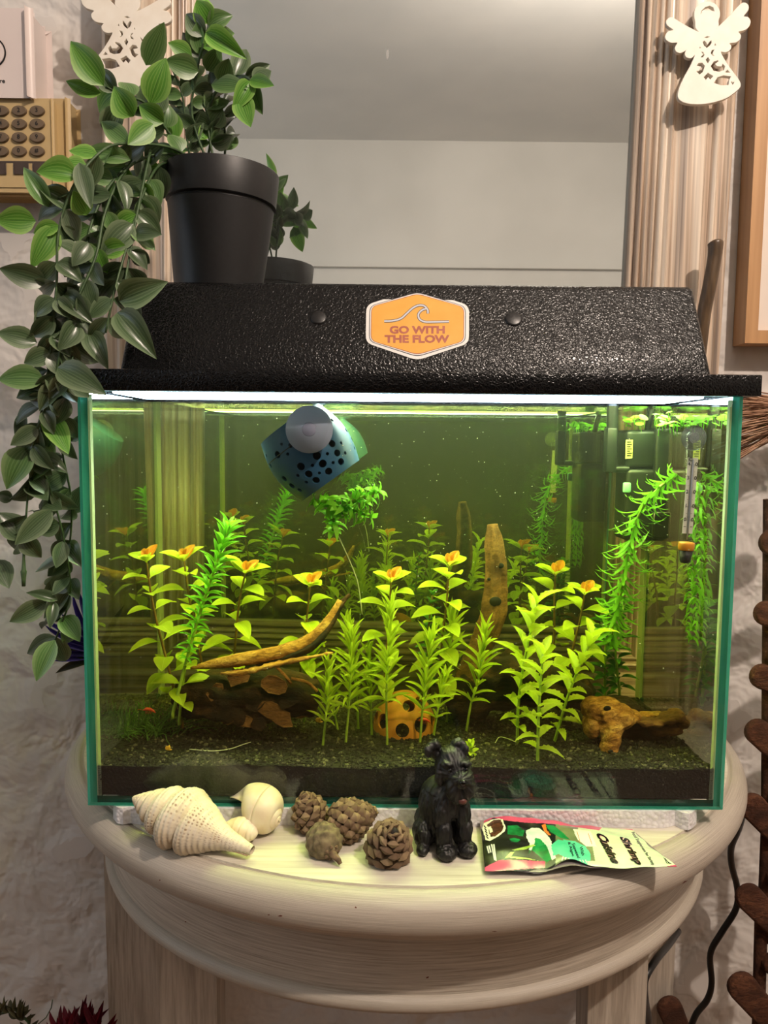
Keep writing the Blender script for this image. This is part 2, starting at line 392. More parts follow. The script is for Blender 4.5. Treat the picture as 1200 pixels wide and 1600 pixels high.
struct('trim_2', MB().box((-2.1, -2.5, .80), (2.1, -2.46, .83)).box((-2.1, -2.5, 1.02), (2.1, -2.475, 1.035)), W_FRONT)

# ================================================================== TABLE (half-round console)
TC = V((.004, .222, 0)); RO, RG = .3165, .303
table = thing('console_table', (TC.x, .08, FZ), 'whitewashed half-round wooden console table under the aquarium', 'table')
def arc(prof, n=96, uvs=60, back=WY-.002):
    """sweep an (r,z) profile round the half circle and straight back to the wall"""
    b = MB(); np_ = len(prof)
    def fn(u, v):
        k = min(int(round(v*(np_-1))), np_-1); r, z = prof[k]
        s = u*(math.pi*RO+2*(back-TC.y)); L = back-TC.y
        if s < L: return (TC.x-r, back-s, z)
        if s > L+math.pi*RO: return (TC.x+r, TC.y+(s-L-math.pi*RO), z)
        a = math.pi+(s-L)/RO
        return (TC.x+r*math.cos(a), TC.y+r*math.sin(a), z)
    b.grid(fn, n, np_-1, 0, True); return b
top_prof = [(RG-.003, TZ-.0014), (RG-.0012, TZ-.0014), (RG+.0002, TZ-.0007), (RG+.0012, TZ-.0002)]
for k in range(13):
    a = math.radians(75-k*13.5); top_prof.append((RO-.0145+.0145*math.cos(a), TZ-.0162+.0160*math.sin(a)))
top_prof += [(RO-.016, TZ-.0322), (RO-.045, TZ-.0330)]
arc(top_prof).build('rim', W_RIM, table, 60)
b = MB(); pts = [(TC.x-RG+.0028, WY-.002)]+[(TC.x+(RG-.0028)*math.cos(a), TC.y+(RG-.0028)*math.sin(a)) for a in np.linspace(math.pi, 2*math.pi, 72)]+[(TC.x+RG-.0028, WY-.002)]
n = len(pts); b.add([(x, y, TZ) for x, y in pts]+[(x, y, TZ-.02) for x, y in pts], [list(range(n)), list(range(n, 2*n))[::-1]]+[[i, i+n, (i+1) % n+n, (i+1) % n] for i in range(n)])
b.build('tabletop', W_TOP, table, 0)
RA = .2800
arc([(RA-.015, TZ-.030), (RA, TZ-.030), (RA, TZ-.0890), (RA-.001, TZ-.0900), (RA-.015, TZ-.0900)]).build('apron', W_RIM, table, 40)
bp = [(RA-.012, TZ-.0885)]+[(RA-.0025+.0075*math.cos(math.radians(a)), TZ-.0945+.0068*math.sin(math.radians(a))) for a in range(90, -100, -20)]+[(RA-.012, TZ-.1013)]
arc(bp).build('bead', W_RIM, table, 70)
CHIP = pm('bare_wood_chip', (92, 40, 20), (120, 58, 30), ns=300, rough=.7)
from mathutils.bvhtree import BVHTree
def bvh_of(me): return BVHTree.FromPolygons([v.co for v in me.vertices], [list(p.vertices) for p in me.polygons])
for pn, chips in (('rim', [(1070, 1379, 15, 6, -.6), (438, 1431, 8, 3, .1), (420, 1429, 4, 2, 0), (736, 1474, 12, 3, .1), (828, 1461, 30, 2, .0), (488, 1461, 6, 2.5, 0), (556, 1418, 4, 3, .5), (250, 1375, 3, 2, 0), (772, 1455, 9, 1.2, 0)]), ('apron', [(668, 1527, 7, 3, -.5), (290, 1440, 3, 2, 0)])):
    tb = bvh_of(bpy.data.objects[pn].data); b = MB()
    for px, py, w_, h_, tl in chips:
        n = 9; P = []
        for k in range(n):
            a = 6.283*k/n; r_ = rnd(.55, 1.1); ux, uy = .5*w_*r_*math.cos(a), .5*h_*r_*math.sin(a); hh = tb.ray_cast(CAM_O, ray(px+ux*math.cos(tl)-uy*math.sin(tl), py+ux*math.sin(tl)+uy*math.cos(tl)).normalized())
            if hh[0] is not None: P.append(hh[0]+hh[1]*(.00015 if hh[1].dot(CF) < 0 else -.00015))
        if len(P) > 4: b.add(P, [list(range(len(P)))])
    b.build('paint_chips', CHIP, table, 0)
def leg(x0, x1, y0, y1):
    b = MB(); t = .004
    b.add([(x0+t, y0+t, FZ), (x1-t, y0+t, FZ), (x1-t, y1-t, FZ), (x0+t, y1-t, FZ), (x0, y0, TZ-.03), (x1, y0, TZ-.03), (x1, y1, TZ-.03), (x0, y1, TZ-.03)],
          [[0, 3, 2, 1], [4, 5, 6, 7], [0, 1, 5, 4], [1, 2, 6, 5], [2, 3, 7, 6], [3, 0, 4, 7]])
    b.build('leg', W_LEG, table, 0)
def legpx(xa, xb, Y, dep):
    a, c = aY(xa, 1560, Y), aY(xb, 1560, Y); leg(a.x, c.x, Y, Y+dep)
legpx(248, 340, .024, .034); legpx(918, 1012, .024, .036); legpx(166, 256, .20, .05); legpx(965, 1054, .20, .05)

# ================================================================== MIRROR
mx, mz0, mhw, mh, fw = .0035, .0805, .2045, 1.0, .0935
mir = thing('framed_mirror', (mx, .24, TZ), 'tall mirror in a reeded whitewashed wooden frame standing behind the aquarium', 'mirror')
MR = Matrix.Translation((mx, .24, TZ)) @ Matrix.Rotation(math.radians(.9), 4, 'Y') @ Matrix.Translation((-mx, -.24, -TZ))
prof = []
def hump(d0, d1, h0, hh, n=6):
    for k in range(n+1):
        t = k/n; prof.append((d0+(d1-d0)*t, h0+hh*math.sin(math.pi*t)))
prof += [(0, .002), (0, .008)]
hump(.0003, .006, .009, .003); hump(.0068, .0115, .012, .0025); hump(.0125, .0165, .0150, .002); hump(.0175, .023, .0155, .0035); hump(.024, .0285, .019, .002); hump(.030, .036, .019, .0035)
prof += [(.0385, .0180), (.042, .0190), (.052, .0205), (.062, .0212), (.066, .0205), (.068, .0175), (.071, .0172)]
hump(.0725, .080, .017, .0045); prof += [(.082, .0165), (.0845, .0165)]; hump(.085, .0925, .0165, .0035); prof += [(fw, .0150), (fw, 0)]
MB0 = .236
def side(c0, c1, d0, d1, name, mat):
    b = MB(); vs_ = []
    for c, d in ((c0, d0), (c1, d1)):
        for dd, h in prof: vs_.append(MR @ V((c[0]+d[0]*dd, MB0-h+.002, c[1]+d[1]*dd)))
    n = len(prof); b.add(vs_, [[i, i+1, n+i+1, n+i] for i in range(n-1)]+[list(range(n)), list(range(n, 2*n))]); b.build(name, mat, mir, 28)
A_, B_, C_, D_ = (mx-mhw, mz0), (mx+mhw, mz0), (mx+mhw, mz0+mh), (mx-mhw, mz0+mh)
side(A_, D_, (-1, -1), (-1, 1), 'stile', W_STILE); side(B_, C_, (1, -1), (1, 1), 'stile', W_STILE)
side(A_, B_, (-1, -1), (1, -1), 'rail', W_RAIL); side(D_, C_, (-1, 1), (1, 1), 'rail', W_RAIL)
b = MB(); b.add([MR @ V(p) for p in [(mx-mhw-.004, MB0, mz0-.004), (mx+mhw+.004, MB0, mz0-.004), (mx+mhw+.004, MB0, mz0+mh), (mx-mhw-.004, MB0, mz0+mh)]], [[0, 1, 2, 3]]); b.build('mirror_glass', MIRROR, mir, 0)
b = MB(); b.add([MR @ V(p) for p in [(mx-mhw-.05, MB0+.003, mz0-.05), (mx+mhw+.05, MB0+.003, mz0-.05), (mx+mhw+.05, MB0+.003, mz0+mh+.04), (mx-mhw-.05, MB0+.003, mz0+mh+.04), (mx-mhw-.05, MB0+.012, mz0-.05), (mx+mhw+.05, MB0+.012, mz0-.05), (mx+mhw+.05, MB0+.012, mz0+mh+.04), (mx-mhw-.05, MB0+.012, mz0+mh+.04)]],
    [[0, 1, 2, 3], [7, 6, 5, 4], [0, 4, 5, 1], [1, 5, 6, 2], [2, 6, 7, 3], [3, 7, 4, 0]]); b.build('backing_board', W_LEG, mir, 0)

# ================================================================== POLYSTYRENE MAT
b = MB(); bot, top_ = [], []
xs = np.linspace(-.213, .214, 80)
front = [(x, -.0025+.0012*noise.noise(V((x*60, 3, 0)))) for x in xs]
front[-5:] = [(.196, .001), (.199, -.004), (.203, -.006), (.207, -.003), (.213, .004)]
front[:4] = [(-.214, .006), (-.209, -.001), (-.204, -.003), (-.199, -.001)]
poly = front+[(.216, .17), (-.216, .17)]; n = len(poly)
b.add([(x, y, TZ+.0002) for x, y in poly]+[(x, y, -.0005) for x, y in poly], [list(range(n))[::-1], list(range(n, 2*n))]+[[i, (i+1) % n, (i+1) % n+n, i+n] for i in range(n)])
tag(b.build('polystyrene_mat', STY, None, 0), 'white polystyrene mat under the glass aquarium', 'mat')

# ================================================================== AQUARIUM
TW, TD, TH, GT = .23, .180, .297, .005
tank = thing('aquarium', (0, TD/2, 0), 'rectangular glass aquarium with green edges holding murky planted water', 'aquarium')
def pane(lo, hi, name, faces_mat):
    """faces order: bottom, top, front, right, back, left -> material index 0 glass 1 edge 2 tir"""
    b = MB().box(lo, hi); b.m = faces_mat; return b.build(name, [GLASS, EDGE, GLASS_TIR, EDGE_D, GLASS_BACK], tank, 0)
pane((-TW, 0, 0), (TW, GT, TH), 'front_pane', [1, 1, 0, 1, 0, 1])
pane((-TW, TD-GT, 0), (TW, TD, TH), 'back_pane', [1, 1, 4, 1, 0, 1])
pane((-TW, GT+.0001, 0), (-TW+GT, TD-GT-.0001, TH), 'side_pane', [1, 1, 1, 2, 1, 0])
pane((TW-GT, GT+.0001, 0), (TW, TD-GT-.0001, TH), 'side_pane', [1, 1, 1, 0, 1, 2])
pane((-TW+GT, GT+.0001, 0), (TW-GT, TD-GT-.0001, GT), 'bottom_pane', [0, 0, 3, 3, 3, 3])
XI = TW-GT
for sx in (-1, 1):
    for yy, sy in ((GT, 1), (TD-GT, -1)):
        b = MB(); x = sx*(XI-.0002); y = yy+sy*.0003; k = .0030
        b.add([(x, y, GT), (x-sx*k, y, GT), (x, y+sy*k, GT), (x, y, TH-.002), (x-sx*k, y, TH-.002), (x, y+sy*k, TH-.002)], [[0, 2, 1], [3, 4, 5], [0, 1, 4, 3], [1, 2, 5, 4], [2, 0, 3, 5]])
        b.build('silicone_seam', SILI, tank, 0)
# water
WT = .2902
b = MB(); e = .0003
b.box((-XI+e, GT+e, GT+e), (XI-e, TD-GT-e, WT)); b.m = [0, 1, 0, 0, 0, 0]
tag(b.build('tank_water', [WATER, WATER_TOP], None, 0), 'cloudy yellow green water filling the aquarium', 'water', kind='stuff')
# substrate bed + granules
def bed_z(x, y):
    return .0275-.018*(y-.01)+.0022*noise.noise(V((x*14, y*14, 0)))+.0011*noise.noise(V((x*45, y*45, 4)))
SUB = pm('black_soil', (3, 3, 3), (9, 9, 7), ns=420, rough=.8, bump=.8, bd=.001, bscale=500)
GRAN = pm('black_soil_granule', (5, 5, 4), (18, 17, 13), ns=330, rough=.8); GRAN2 = pm('grey_soil_granule', (30, 29, 22), (44, 43, 32), ns=330, rough=.75); GRAN3 = pm('pale_soil_granule', (78, 76, 58), (104, 100, 78), ns=330, rough=.7)
b = MB(); nx, ny = 90, 34; x0, x1, y0, y1 = -XI+.0006, XI-.0006, GT+.0006, TD-GT-.0006
b.grid(lambda u, v: (x0+(x1-x0)*u, y0+(y1-y0)*v, bed_z(x0+(x1-x0)*u, y0+(y1-y0)*v)), nx, ny)
b.grid(lambda u, v: (x0+(x1-x0)*u, y0, GT+.0005+(bed_z(x0+(x1-x0)*u, y0)-GT-.0005)*v), nx, 2)
b.grid(lambda u, v: (x0+(x1-x0)*u, y1, GT+.0005+(bed_z(x0+(x1-x0)*u, y1)-GT-.0005)*v), nx, 2)
b.grid(lambda u, v: (x0+(x1-x0)*u, y0+(y1-y0)*v, GT+.0005), 1, 1)
for xx in (x0, x1): b.grid(lambda u, v: (xx, y0+(y1-y0)*u, GT+.0005+(bed_z(xx, y0+(y1-y0)*u)-GT-.0005)*v), ny, 1)
bed = tag(b.build('soil_bed', SUB, None, 180, False), 'black granular planting soil covering the aquarium floor', 'soil', kind='stuff')
rs = np.random.RandomState(3); ng = 11500
iv, jf = unit_ico(1); iv = np.array(iv); jf = np.array(jf)
gx = rs.uniform(x0+.001, x1-.001, ng); gy = y0+.001+(y1-y0-.002)*rs.rand(ng)**1.25
front_n = 2600; gx2 = rs.uniform(x0+.001, x1-.001, front_n); gz2 = rs.uniform(.016, .027, front_n)
cx_ = np.concatenate([gx, gx2]); cy_ = np.concatenate([gy, np.full(front_n, y0+.0006)]); cz_ = np.concatenate([[bed_z(a, c) for a, c in zip(gx, gy)], gz2])
sz = rs.uniform(.0008, .0018, ng+front_n)*np.where(rs.rand(ng+front_n) > .9, 1.35, 1); sz[ng:] *= .6
allv = iv[None]*sz[:, None, None]*rs.uniform(.65, 1.2, (ng+front_n, len(iv), 1))*rs.uniform(.7, 1.3, (ng+front_n, 1, 3))+np.stack([cx_, cy_, cz_], -1)[:, None]
allf = (jf[None]+np.arange(ng+front_n)[:, None, None]*len(iv)).reshape(-1, 3)
me = bpy.data.meshes.new('soil_granules'); me.from_pydata(allv.reshape(-1, 3).tolist(), [], allf.tolist()); me.materials.append(GRAN); me.materials.append(GRAN2); me.materials.append(GRAN3)
kind_ = np.searchsorted([.62, .90], rs.rand(ng+front_n)); kind_[ng:] = np.minimum(kind_[ng:], 1); me.polygons.foreach_set('material_index', np.repeat(kind_, len(jf)).astype(np.int32))
gr = link('soil_granules', me, bed); gr['kind'] = 'stuff'

# ================================================================== HOOD
hood = thing('aquarium_hood', (0, .07, .297), 'black grained plastic hood with a light strip covering the aquarium', 'hood')
HB, HTP = .3115, .3790
def hood_pt(px, py, off=0):
    p0 = V((0, 0, HB)); d = V((0, .04, HTP-HB)); nrm = V((1, 0, 0)).cross(d).normalized()
    r = ray(px, py); t = (p0-CAM_O).dot(nrm)/r.dot(nrm); return CAM_O+r*t+nrm*(off if nrm.y < 0 else -off)
def rrect(hx, y0, y1, r, z, n=5):
    o = []
    for cx2, cy2, a0 in ((hx-r, y0+r, -90), (hx-r, y1-r, 0), (-hx+r, y1-r, 90), (-hx+r, y0+r, 180)):
        for k in range(n+1):
            a = math.radians(a0+90*k/n); o.append((cx2+r*math.cos(a)+.0035, cy2+r*math.sin(a), z))
    return o
rings = [rrect(.2045, 0, .165, .004, HB-.001), rrect(.2040, .0003, .165, .004, HB), rrect(.2053-.0015, .0375, .150, .006, HTP-.0042)]
rings = [rrect(.2045, .0, .165, .004, HB-.001)]
for t in (0, .35, .7, .93): rings.append(rrect(.2045-.0005*t, .0395*t, .165-.014*t, .004, HB+(HTP-HB)*t))
rings += [rrect(.2040, .0385, .150, .004, HTP-.0018), rrect(.2028, .0402, .1488, .004, HTP-.0004), rrect(.2005, .0428, .146, .003, HTP)]
b = MB(); n = len(rings[0]); vs_ = sum(rings, [])
b.add(vs_, [[i*n+k, i*n+(k+1) % n, (i+1)*n+(k+1) % n, (i+1)*n+k] for i in range(len(rings)-1) for k in range(n)]+[list(range(n))[::-1], [(len(rings)-1)*n+k for k in range(n)]])
b.build('hood_body', BLACK_GRAIN, hood, 50)
b = MB()
b.rbox((-.2355, -.012, .2968), (.2372, -.0015, .3113), .0012, 2).rbox((-.2355, -.0016, .2968), (-.2315, .185, .3113), .0008, 1).rbox((.2315, -.0016, .2968), (.2372, .185, .3113), .0008, 1).rbox((-.2318, .182, .2968), (.2318, .188, .3113), .0008, 1).rbox((-.2318, -.0018, .3055), (.2318, .1825, .3113), .0006, 1)
b.build('hood_lip', BLACK_GRAIN, hood, 40)
b = MB().rbox((-.224, .048, .2990), (.224, .134, .3052), .001, 1); ld = b.build('light_housing', BLACK_PL, hood, 30)
MB().rbox((-.222, .0465, .2982), (.222, .130, .3030), .001, 1).build('led_strip', LED, hood, 30)
for px, py, r in ((497.5, 497, 13), (802, 499, 13.5)):
    c = hood_pt(px, py); nn = (hood_pt(px, py, 1)-c).normalized(); rr = r*mpp(.02)
    MB().lathe([(rr*1.02, -.001), (rr*1.02, .0002), (rr*.95, .0009), (rr*.8, .0013), (0.0001, .0014)], c, nn, 28).build('plug', BLACK_PL, hood, 50)
# sticker
K_W = pm('sticker_white', (236, 234, 230), ns=9, rough=.4); K_O = pm('sticker_orange', (228, 164, 62), (234, 172, 72), ns=60, rough=.45)
K_D = pm('sticker_navy', (58, 58, 72), ns=9, rough=.5); K_R = pm('sticker_rust', (164, 84, 66), (176, 98, 78), ns=200, rough=.5); K_S = pm('sticker_silver', (206, 206, 214), ns=9, rough=.45)
def sk(off): return lambda zx, zy: hood_pt(560+zx/6.316, 440+zy/6.316, off)
hexo = [(582, 72), (1092, 238), (1090, 612), (580, 780), (72, 606), (78, 232)]
def hexs(inset, rad):
    c = np.array([582, 427]); P = [c+(np.array(p)-c)*(1-inset/np.linalg.norm(np.array(p)-c)*1.12) for p in hexo]; out = []
    for i in range(6):
        a, p, q = P[i-1], P[i], P[(i+1) % 6]; u = (a-p)/np.linalg.norm(a-p); v = (q-p)/np.linalg.norm(q-p)
        for k in range(6):
            t = k/5; out.append(tuple((p+u*rad)*(1-t)**2+2*p*t*(1-t)+(p+v*rad)*t*t))
    return out, [list(range(36))]
stk = MB()
outl = hexs(0, 70)[0]; stk.add([sk(.0)(*p) for p in outl]+[sk(.00035)(*p) for p in outl], [list(range(36, 72))]+[[i, (i+1) % 36, (i+1) % 36+36, i+36] for i in range(36)])
st = stk.build('sticker', K_W, hood, 0); st['label'] = 'hexagonal orange sticker with a wave'
decal('sticker_line', hexs(30, 62), sk(.00045), K_D, st); decal('sticker_line', hexs(37, 60), sk(.00052), K_W, st)
decal('sticker_line', hexs(46, 58), sk(.00058), K_R, st); decal('sticker_field', hexs(52, 56), sk(.00064), K_O, st)
w1 = cr([(255, 397), (340, 393), (420, 370), (480, 318), (540, 265), (600, 240), (650, 248), (682, 285), (686, 322)], 6)
w2 = cr([(672, 272), (625, 290), (592, 330), (604, 378), (655, 403), (730, 405), (893, 400)], 6)
for ww, off, mt in ((27, .0007, K_D), (16, .00078, K_S)):
    for wv in (w1, w2):
        wv2 = wv; decal('sticker_wave', ribbon(wv2, ww), sk(off), mt, st)
for s_, cx2, cy2, hw in (('GO WITH', 580, 482, 545), ('THE FLOW', 578, 572, 640)):
    tv, tf = text2d(s_, 1, .045); xs_ = [p[0] for p in tv]; ys_ = [p[1] for p in tv]; sx = hw/(max(xs_)-min(xs_)); sy = 78/(max(ys_)-min(ys_)); mx_ = (max(xs_)+min(xs_))/2; my_ = (max(ys_)+min(ys_))/2
    decal('sticker_lettering', ([((p[0]-mx_)*sx+cx2, cy2-(p[1]-my_)*sy) for p in tv], tf), sk(.00075), K_R, st)
# ================================================================== LEAVES
def leaf_me(name, mat, shape='vine', nseg=8, fold=.14, curl=.18, ncol=4):
    b = MB(); vs_, fs = [], []
    for i in range(nseg+1):
        t = i/nseg
        if shape == 'vine': wd = (math.sin(math.pi*min(1, t**.78)))**.85 if 0 < t < 1 else 0
        elif shape == 'broad': wd = math.sin(math.pi*max(0, (t-.16)/.84)**.82)**.72 if t > .18 and t < 1 else (.10 if t < 1 else 0)
        elif shape == 'narrow': wd = (math.sin(math.pi*t**.9))**.5 if 0 < t < 1 else (.3 if t == 0 else .0)
        else:
            wd = (math.sin(math.pi*t**.85))**.8 if 0 < t < 1 else (.14 if t == 0 else 0); wd *= 1+(.16 if i % 2 else -.10)
        wd = max(wd, .02)
        for k in range(ncol+1):
            x = (k/ncol-.5)
            vs_.append((x*wd, t-(.04*(i % 2) if shape == 'serrated' and abs(x) > .45 else 0), fold*(abs(x)*2)**1.4*wd*.5-curl*t*t+.05*math.sin(t*3.1)))
            b.uv[len(vs_)-1] = (.5+x, t)
    n = ncol+1
    fs = [[i*n+k, i*n+k+1, (i+1)*n+k+1, (i+1)*n+k] for i in range(nseg) for k in range(ncol)]
    b.add(vs_, fs); return b.mesh(name, mat, 180, False)
def place(parent, me, B, T, w, nrm, name='leaf'):
    B, T = V(B), V(T); y = T-B; L = y.length; yn = y/L; x = yn.cross(V(nrm))
    if x.length < 1e-5: x = frame_of(yn)[0]
    x.normalize(); z = x.cross(yn)
    m = Matrix((x*w, yn*L, z*L)).transposed().to_4x4(); m.translation = B
    return link(name, me, parent, m)
VL = {k: [leaf_me('vine_leaf', m, 'vine', 8, f, c) for f, c in ((.25, .12), (.45, .22), (.15, -.12))] for k, m in (('a', VINE_A), ('b', VINE_B), ('c', VINE_C))}
# ================================================================== POTTED VINE
PB = aY(341, 437, .078); PB.z = HTP
vine = thing('potted_vine', PB, 'black plastic pot of trailing artificial ivy standing on the aquarium hood', 'potted plant')
ax = V((.045, 0, 1)).normalized()
MB().lathe([(.0325, -.0005), (.0335, .0004), (.0402, .0610), (.0404, .0625), (.0394, .0632), (.0392, .0645), (.0418, .0655), (.0434, .0885), (.0430, .0895), (.0415, .0893), (.0400, .0800), (.0001, .0800)], PB, ax, 64).build('pot', BLACK_POT, vine, 40)
def P3(p): return aY(p[0], p[1], p[2])
stems = [
 [(318, 262, .07), (270, 232, .045), (215, 225, .02), (165, 232, .0), (118, 285, -.015), (92, 360, -.02), (88, 450, -.022), (78, 560, -.02), (60, 670, -.005), (45, 760, .0), (38, 850, .0)],
 [(315, 262, .07), (262, 240, .05), (200, 262, .025), (165, 330, .0), (150, 400, -.012), (120, 470, -.02), (100, 520, -.022), (84, 600, -.02), (52, 695, -.01), (66, 730, .0), (84, 782, .01), (100, 845, .02), (110, 925, .03), (96, 975, .03), (84, 1005, .03)],
 [(310, 262, .07), (255, 255, .05), (225, 300, .02), (200, 380, .0), (180, 450, -.015), (165, 520, -.02)],
 [(205, 250, .03), (165, 300, .01), (140, 360, .0), (128, 440, -.01), (118, 520, -.01), (108, 600, -.018), (96, 690, .015), (112, 790, .03), (104, 900, .04)],
 [(300, 262, .07), (255, 195, .05), (225, 160, .04), (195, 150, .03), (165, 135, .025)],
 [(325, 258, .075), (300, 180, .07), (308, 110, .065), (320, 60, .06), (328, 34, .06)],
 [(335, 258, .075), (325, 190, .075), (340, 140, .07), (372, 118, .065), (395, 128, .06)],
 [(350, 262, .085), (352, 215, .085), (345, 160, .08), (330, 120, .08)], [(300, 262, .08), (292, 215, .075), (285, 150, .07), (270, 110, .065)],
 [(322, 262, .08), (330, 205, .075), (318, 160, .07)],
 [(235, 235, .035), (215, 330, .01), (205, 385, .0), (190, 470, -.018)],
]
for s_ in stems:
    c = cr(s_, 7); MB().tube([P3(p) for p in c], [.0011-.0004*i/len(c) for i in range(len(c))], 6).build('stem', STEM_V, vine, 180)
MB().tube([P3((38, 850, .0)), P3((37, 872, .0)), P3((37, 890, .0)), P3((37, 893, .0)), P3((37, 905, .0)), P3((37, 916, .0))], [.001, .001, .0016, .0022, .0016, .0013], 8).build('stem_tip', STEM_V, vine, 180)
key = [  # base px, tip px, width px, tone, depth
 (328, 36, 306, 0, 34, 'a', .055), (322, 50, 380, 86, 32, 'a', .05), (318, 88, 308, 36, 30, 'b', .06), (300, 88, 262, 68, 26, 'a', .05), (228, 102, 256, 34, 34, 'b', .03), (310, 112, 258, 94, 34, 'b', .045), (234, 162, 259, 90, 42, 'a', .02), (162, 134, 108, 62, 42, 'a', .015), (158, 146, 100, 127, 22, 'a', .02), (209, 182, 176, 136, 42, 'a', .01), (256, 192, 216, 163, 32, 'a', .02), (170, 212, 190, 156, 34, 'c', .02), (240, 194, 198, 228, 34, 'a', .015), (204, 250, 122, 236, 30, 'b', .01), (121, 276, 56, 262, 42, 'a', -.02), (124, 254, 143, 332, 28, 'c', -.02), (76, 324, 36, 258, 28, 'b', -.02), (56, 346, -9, 343, 40, 'a', -.02), (86, 354, 50, 417, 38, 'a', -.022), (139, 380, 114, 414, 30, 'c', -.02), (208, 350, 158, 397, 40, 'c', .0), (210, 366, 250, 364, 28, 'c', .0), (136, 336, 114, 297, 32, 'a', -.015), (111, 326, 63, 290, 30, 'c', -.015), (73, 441, -2, 419, 36, 'c', -.022),
 (375, 150, 394, 204, 34, 'a', .055), (390, 125, 432, 138, 22, 'a', .055), (330, 132, 390, 142, 30, 'b', .06), (345, 130, 358, 90, 28, 'b', .06), (392, 128, 366, 170, 28, 'a', .055), (322, 110, 345, 75, 28, 'b', .06),
 (186, 470, 256, 441, 44, 'c', -.028), (184, 488, 239, 552, 44, 'c', -.03), (90, 574, 162, 613, 44, 'c', -.03), (70, 594, -6, 590, 40, 'b', -.025), (58, 536, -6, 518, 34, 'c', -.022), (45, 700, 8, 762, 44, 'b', -.01), (72, 646, 107, 714, 36, 'a', -.012), (88, 714, 42, 749, 34, 'b', .0), (44, 754, 76, 787, 32, 'c', .005), (82, 797, 24, 850, 34, 'c', .0), (36, 842, -2, 800, 42, 'c', .0), (73, 940, 14, 973, 32, 'c', .02), (90, 938, 42, 924, 18, 'c', .02), (85, 940, 78, 981, 18, 'c', .02), (86, 1000, 54, 1064, 34, 'b', .02), (98, 963, 124, 1000, 32, 'b', .03), (-6, 874, 14, 922, 34, 'c', .01), (90, 600, 60, 640, 28, 'c', -.02), (100, 460, 140, 500, 34, 'c', -.02), (120, 505, 95, 545, 34, 'c', -.022), (86, 480, 54, 520, 30, 'c', -.02), (140, 520, 165, 570, 34, 'c', -.018), (66, 780, 100, 800, 34, 'c', .012), (112, 800, 128, 760, 30, 'c', .035), (100, 850, 124, 880, 32, 'c', .035), (108, 905, 122, 935, 26, 'c', .035), (110, 690, 123, 650, 26, 'c', .035), (88, 664, 120, 668, 26, 'c', .03), (20, 780, -8, 772, 20, 'c', .0), (36, 645, 26, 690, 18, 'c', .0),
]
def nview(p): return (CAM_O-p).normalized()
for bx, by, tx, ty, ww, tone, Y in key:
    Bp, Tp = aY(bx, by, Y+.004), aY(tx, ty, Y-rnd(.001, .008))
    n_ = (nview(Bp)+V((rnd(-.35, .35), 0, rnd(-.1, .5)))).normalized()
    place(vine, random.choice(VL[tone]), Bp, Tp, ww*1.04*mpp(Y), n_)
for si, s_ in enumerate(stems):
    c = cr(s_, 12); acc = 0
    for i in range(4, len(c)):
        p, q = c[i-1], c[i]; acc += math.hypot(q[0]-p[0], q[1]-p[1])
        if acc > (24 if si not in (5, 6, 7, 8) else 15):
            acc = 0; dx, dy = q[0]-p[0], q[1]-p[1]; L = math.hypot(dx, dy)+1e-6; dx, dy = dx/L, dy/L
            for sd in (-1, 1):
                if random.random() < .14: continue
                if si in (7, 8) or (si in (5, 6) and q[1] > 150): ln, wd = rnd(26, 42), rnd(15, 22)
                else: ln, wd = rnd(34, 54), rnd(24, 34)
                a = rnd(.5, 1.3)*sd; ux, uy = dx*math.cos(a)-dy*math.sin(a), dx*math.sin(a)+dy*math.cos(a)
                if q[1] > 615 and q[0]+ux*ln > 124: ux = -abs(ux)
                Y = q[2]+rnd(-.006, .018); Bp, Tp = aY(q[0], q[1], q[2]), aY(q[0]+ux*ln, q[1]+uy*ln+4, Y)
                tone = 'c' if (q[1] > 400 or random.random() < .55) else ('b' if random.random() < .7 else 'a')
                place(vine, random.choice(VL[tone]), Bp, Tp, wd*mpp(Y), (nview(Bp)+V((rnd(-.7, .7), rnd(-.3, .3), rnd(-.4, .8)))).normalized())

# ================================================================== WATER PLANTS
LL = {'lime': leaf_me('leaf', AQ_LIME, 'broad', 8, .2, .22), 'red': leaf_me('leaf', AQ_RED, 'broad', 8, .35, -.15), 'deepb': leaf_me('leaf', AQ_DARK, 'broad', 8, .2, .25)}
LN = [leaf_me('leaf', AQ_LIME, 'narrow', 6, .2, c, 2) for c in (.12, -.1, .3)]
LNG = [leaf_me('leaf', AQ_GREEN, 'narrow', 6, .2, c, 2) for c in (.18, .35)]
LS = [leaf_me('leaf', AQ_LIME, 'serrated', 13, .25, c, 2) for c in (.12, .25)]
BED = .0275
def stem_path(pts, Y):
    """pts px list from root to tip; root on the bed when Y is None"""
    if Y is None:
        Y = aZ(pts[0][0], pts[0][1], BED-.002).y
    Y = min(max(Y, .016), .155)
    return [aY(x, y, Y) for x, y in pts], Y
def along(P, s):
    c = [(P[i+1]-P[i]).length for i in range(len(P)-1)]; tot = sum(c); d = s*tot
    for i, L in enumerate(c):
        if d <= L or i == len(c)-1: return P[i]+(P[i+1]-P[i])*(d/L), (P[i+1]-P[i]).normalized(), tot
        d -= L
XLIM = XI-.003
def clampp(p): return V((min(max(p.x, -XLIM), XLIM), min(max(p.y, GT+.003), TD-GT-.003), max(p.z, .020)))
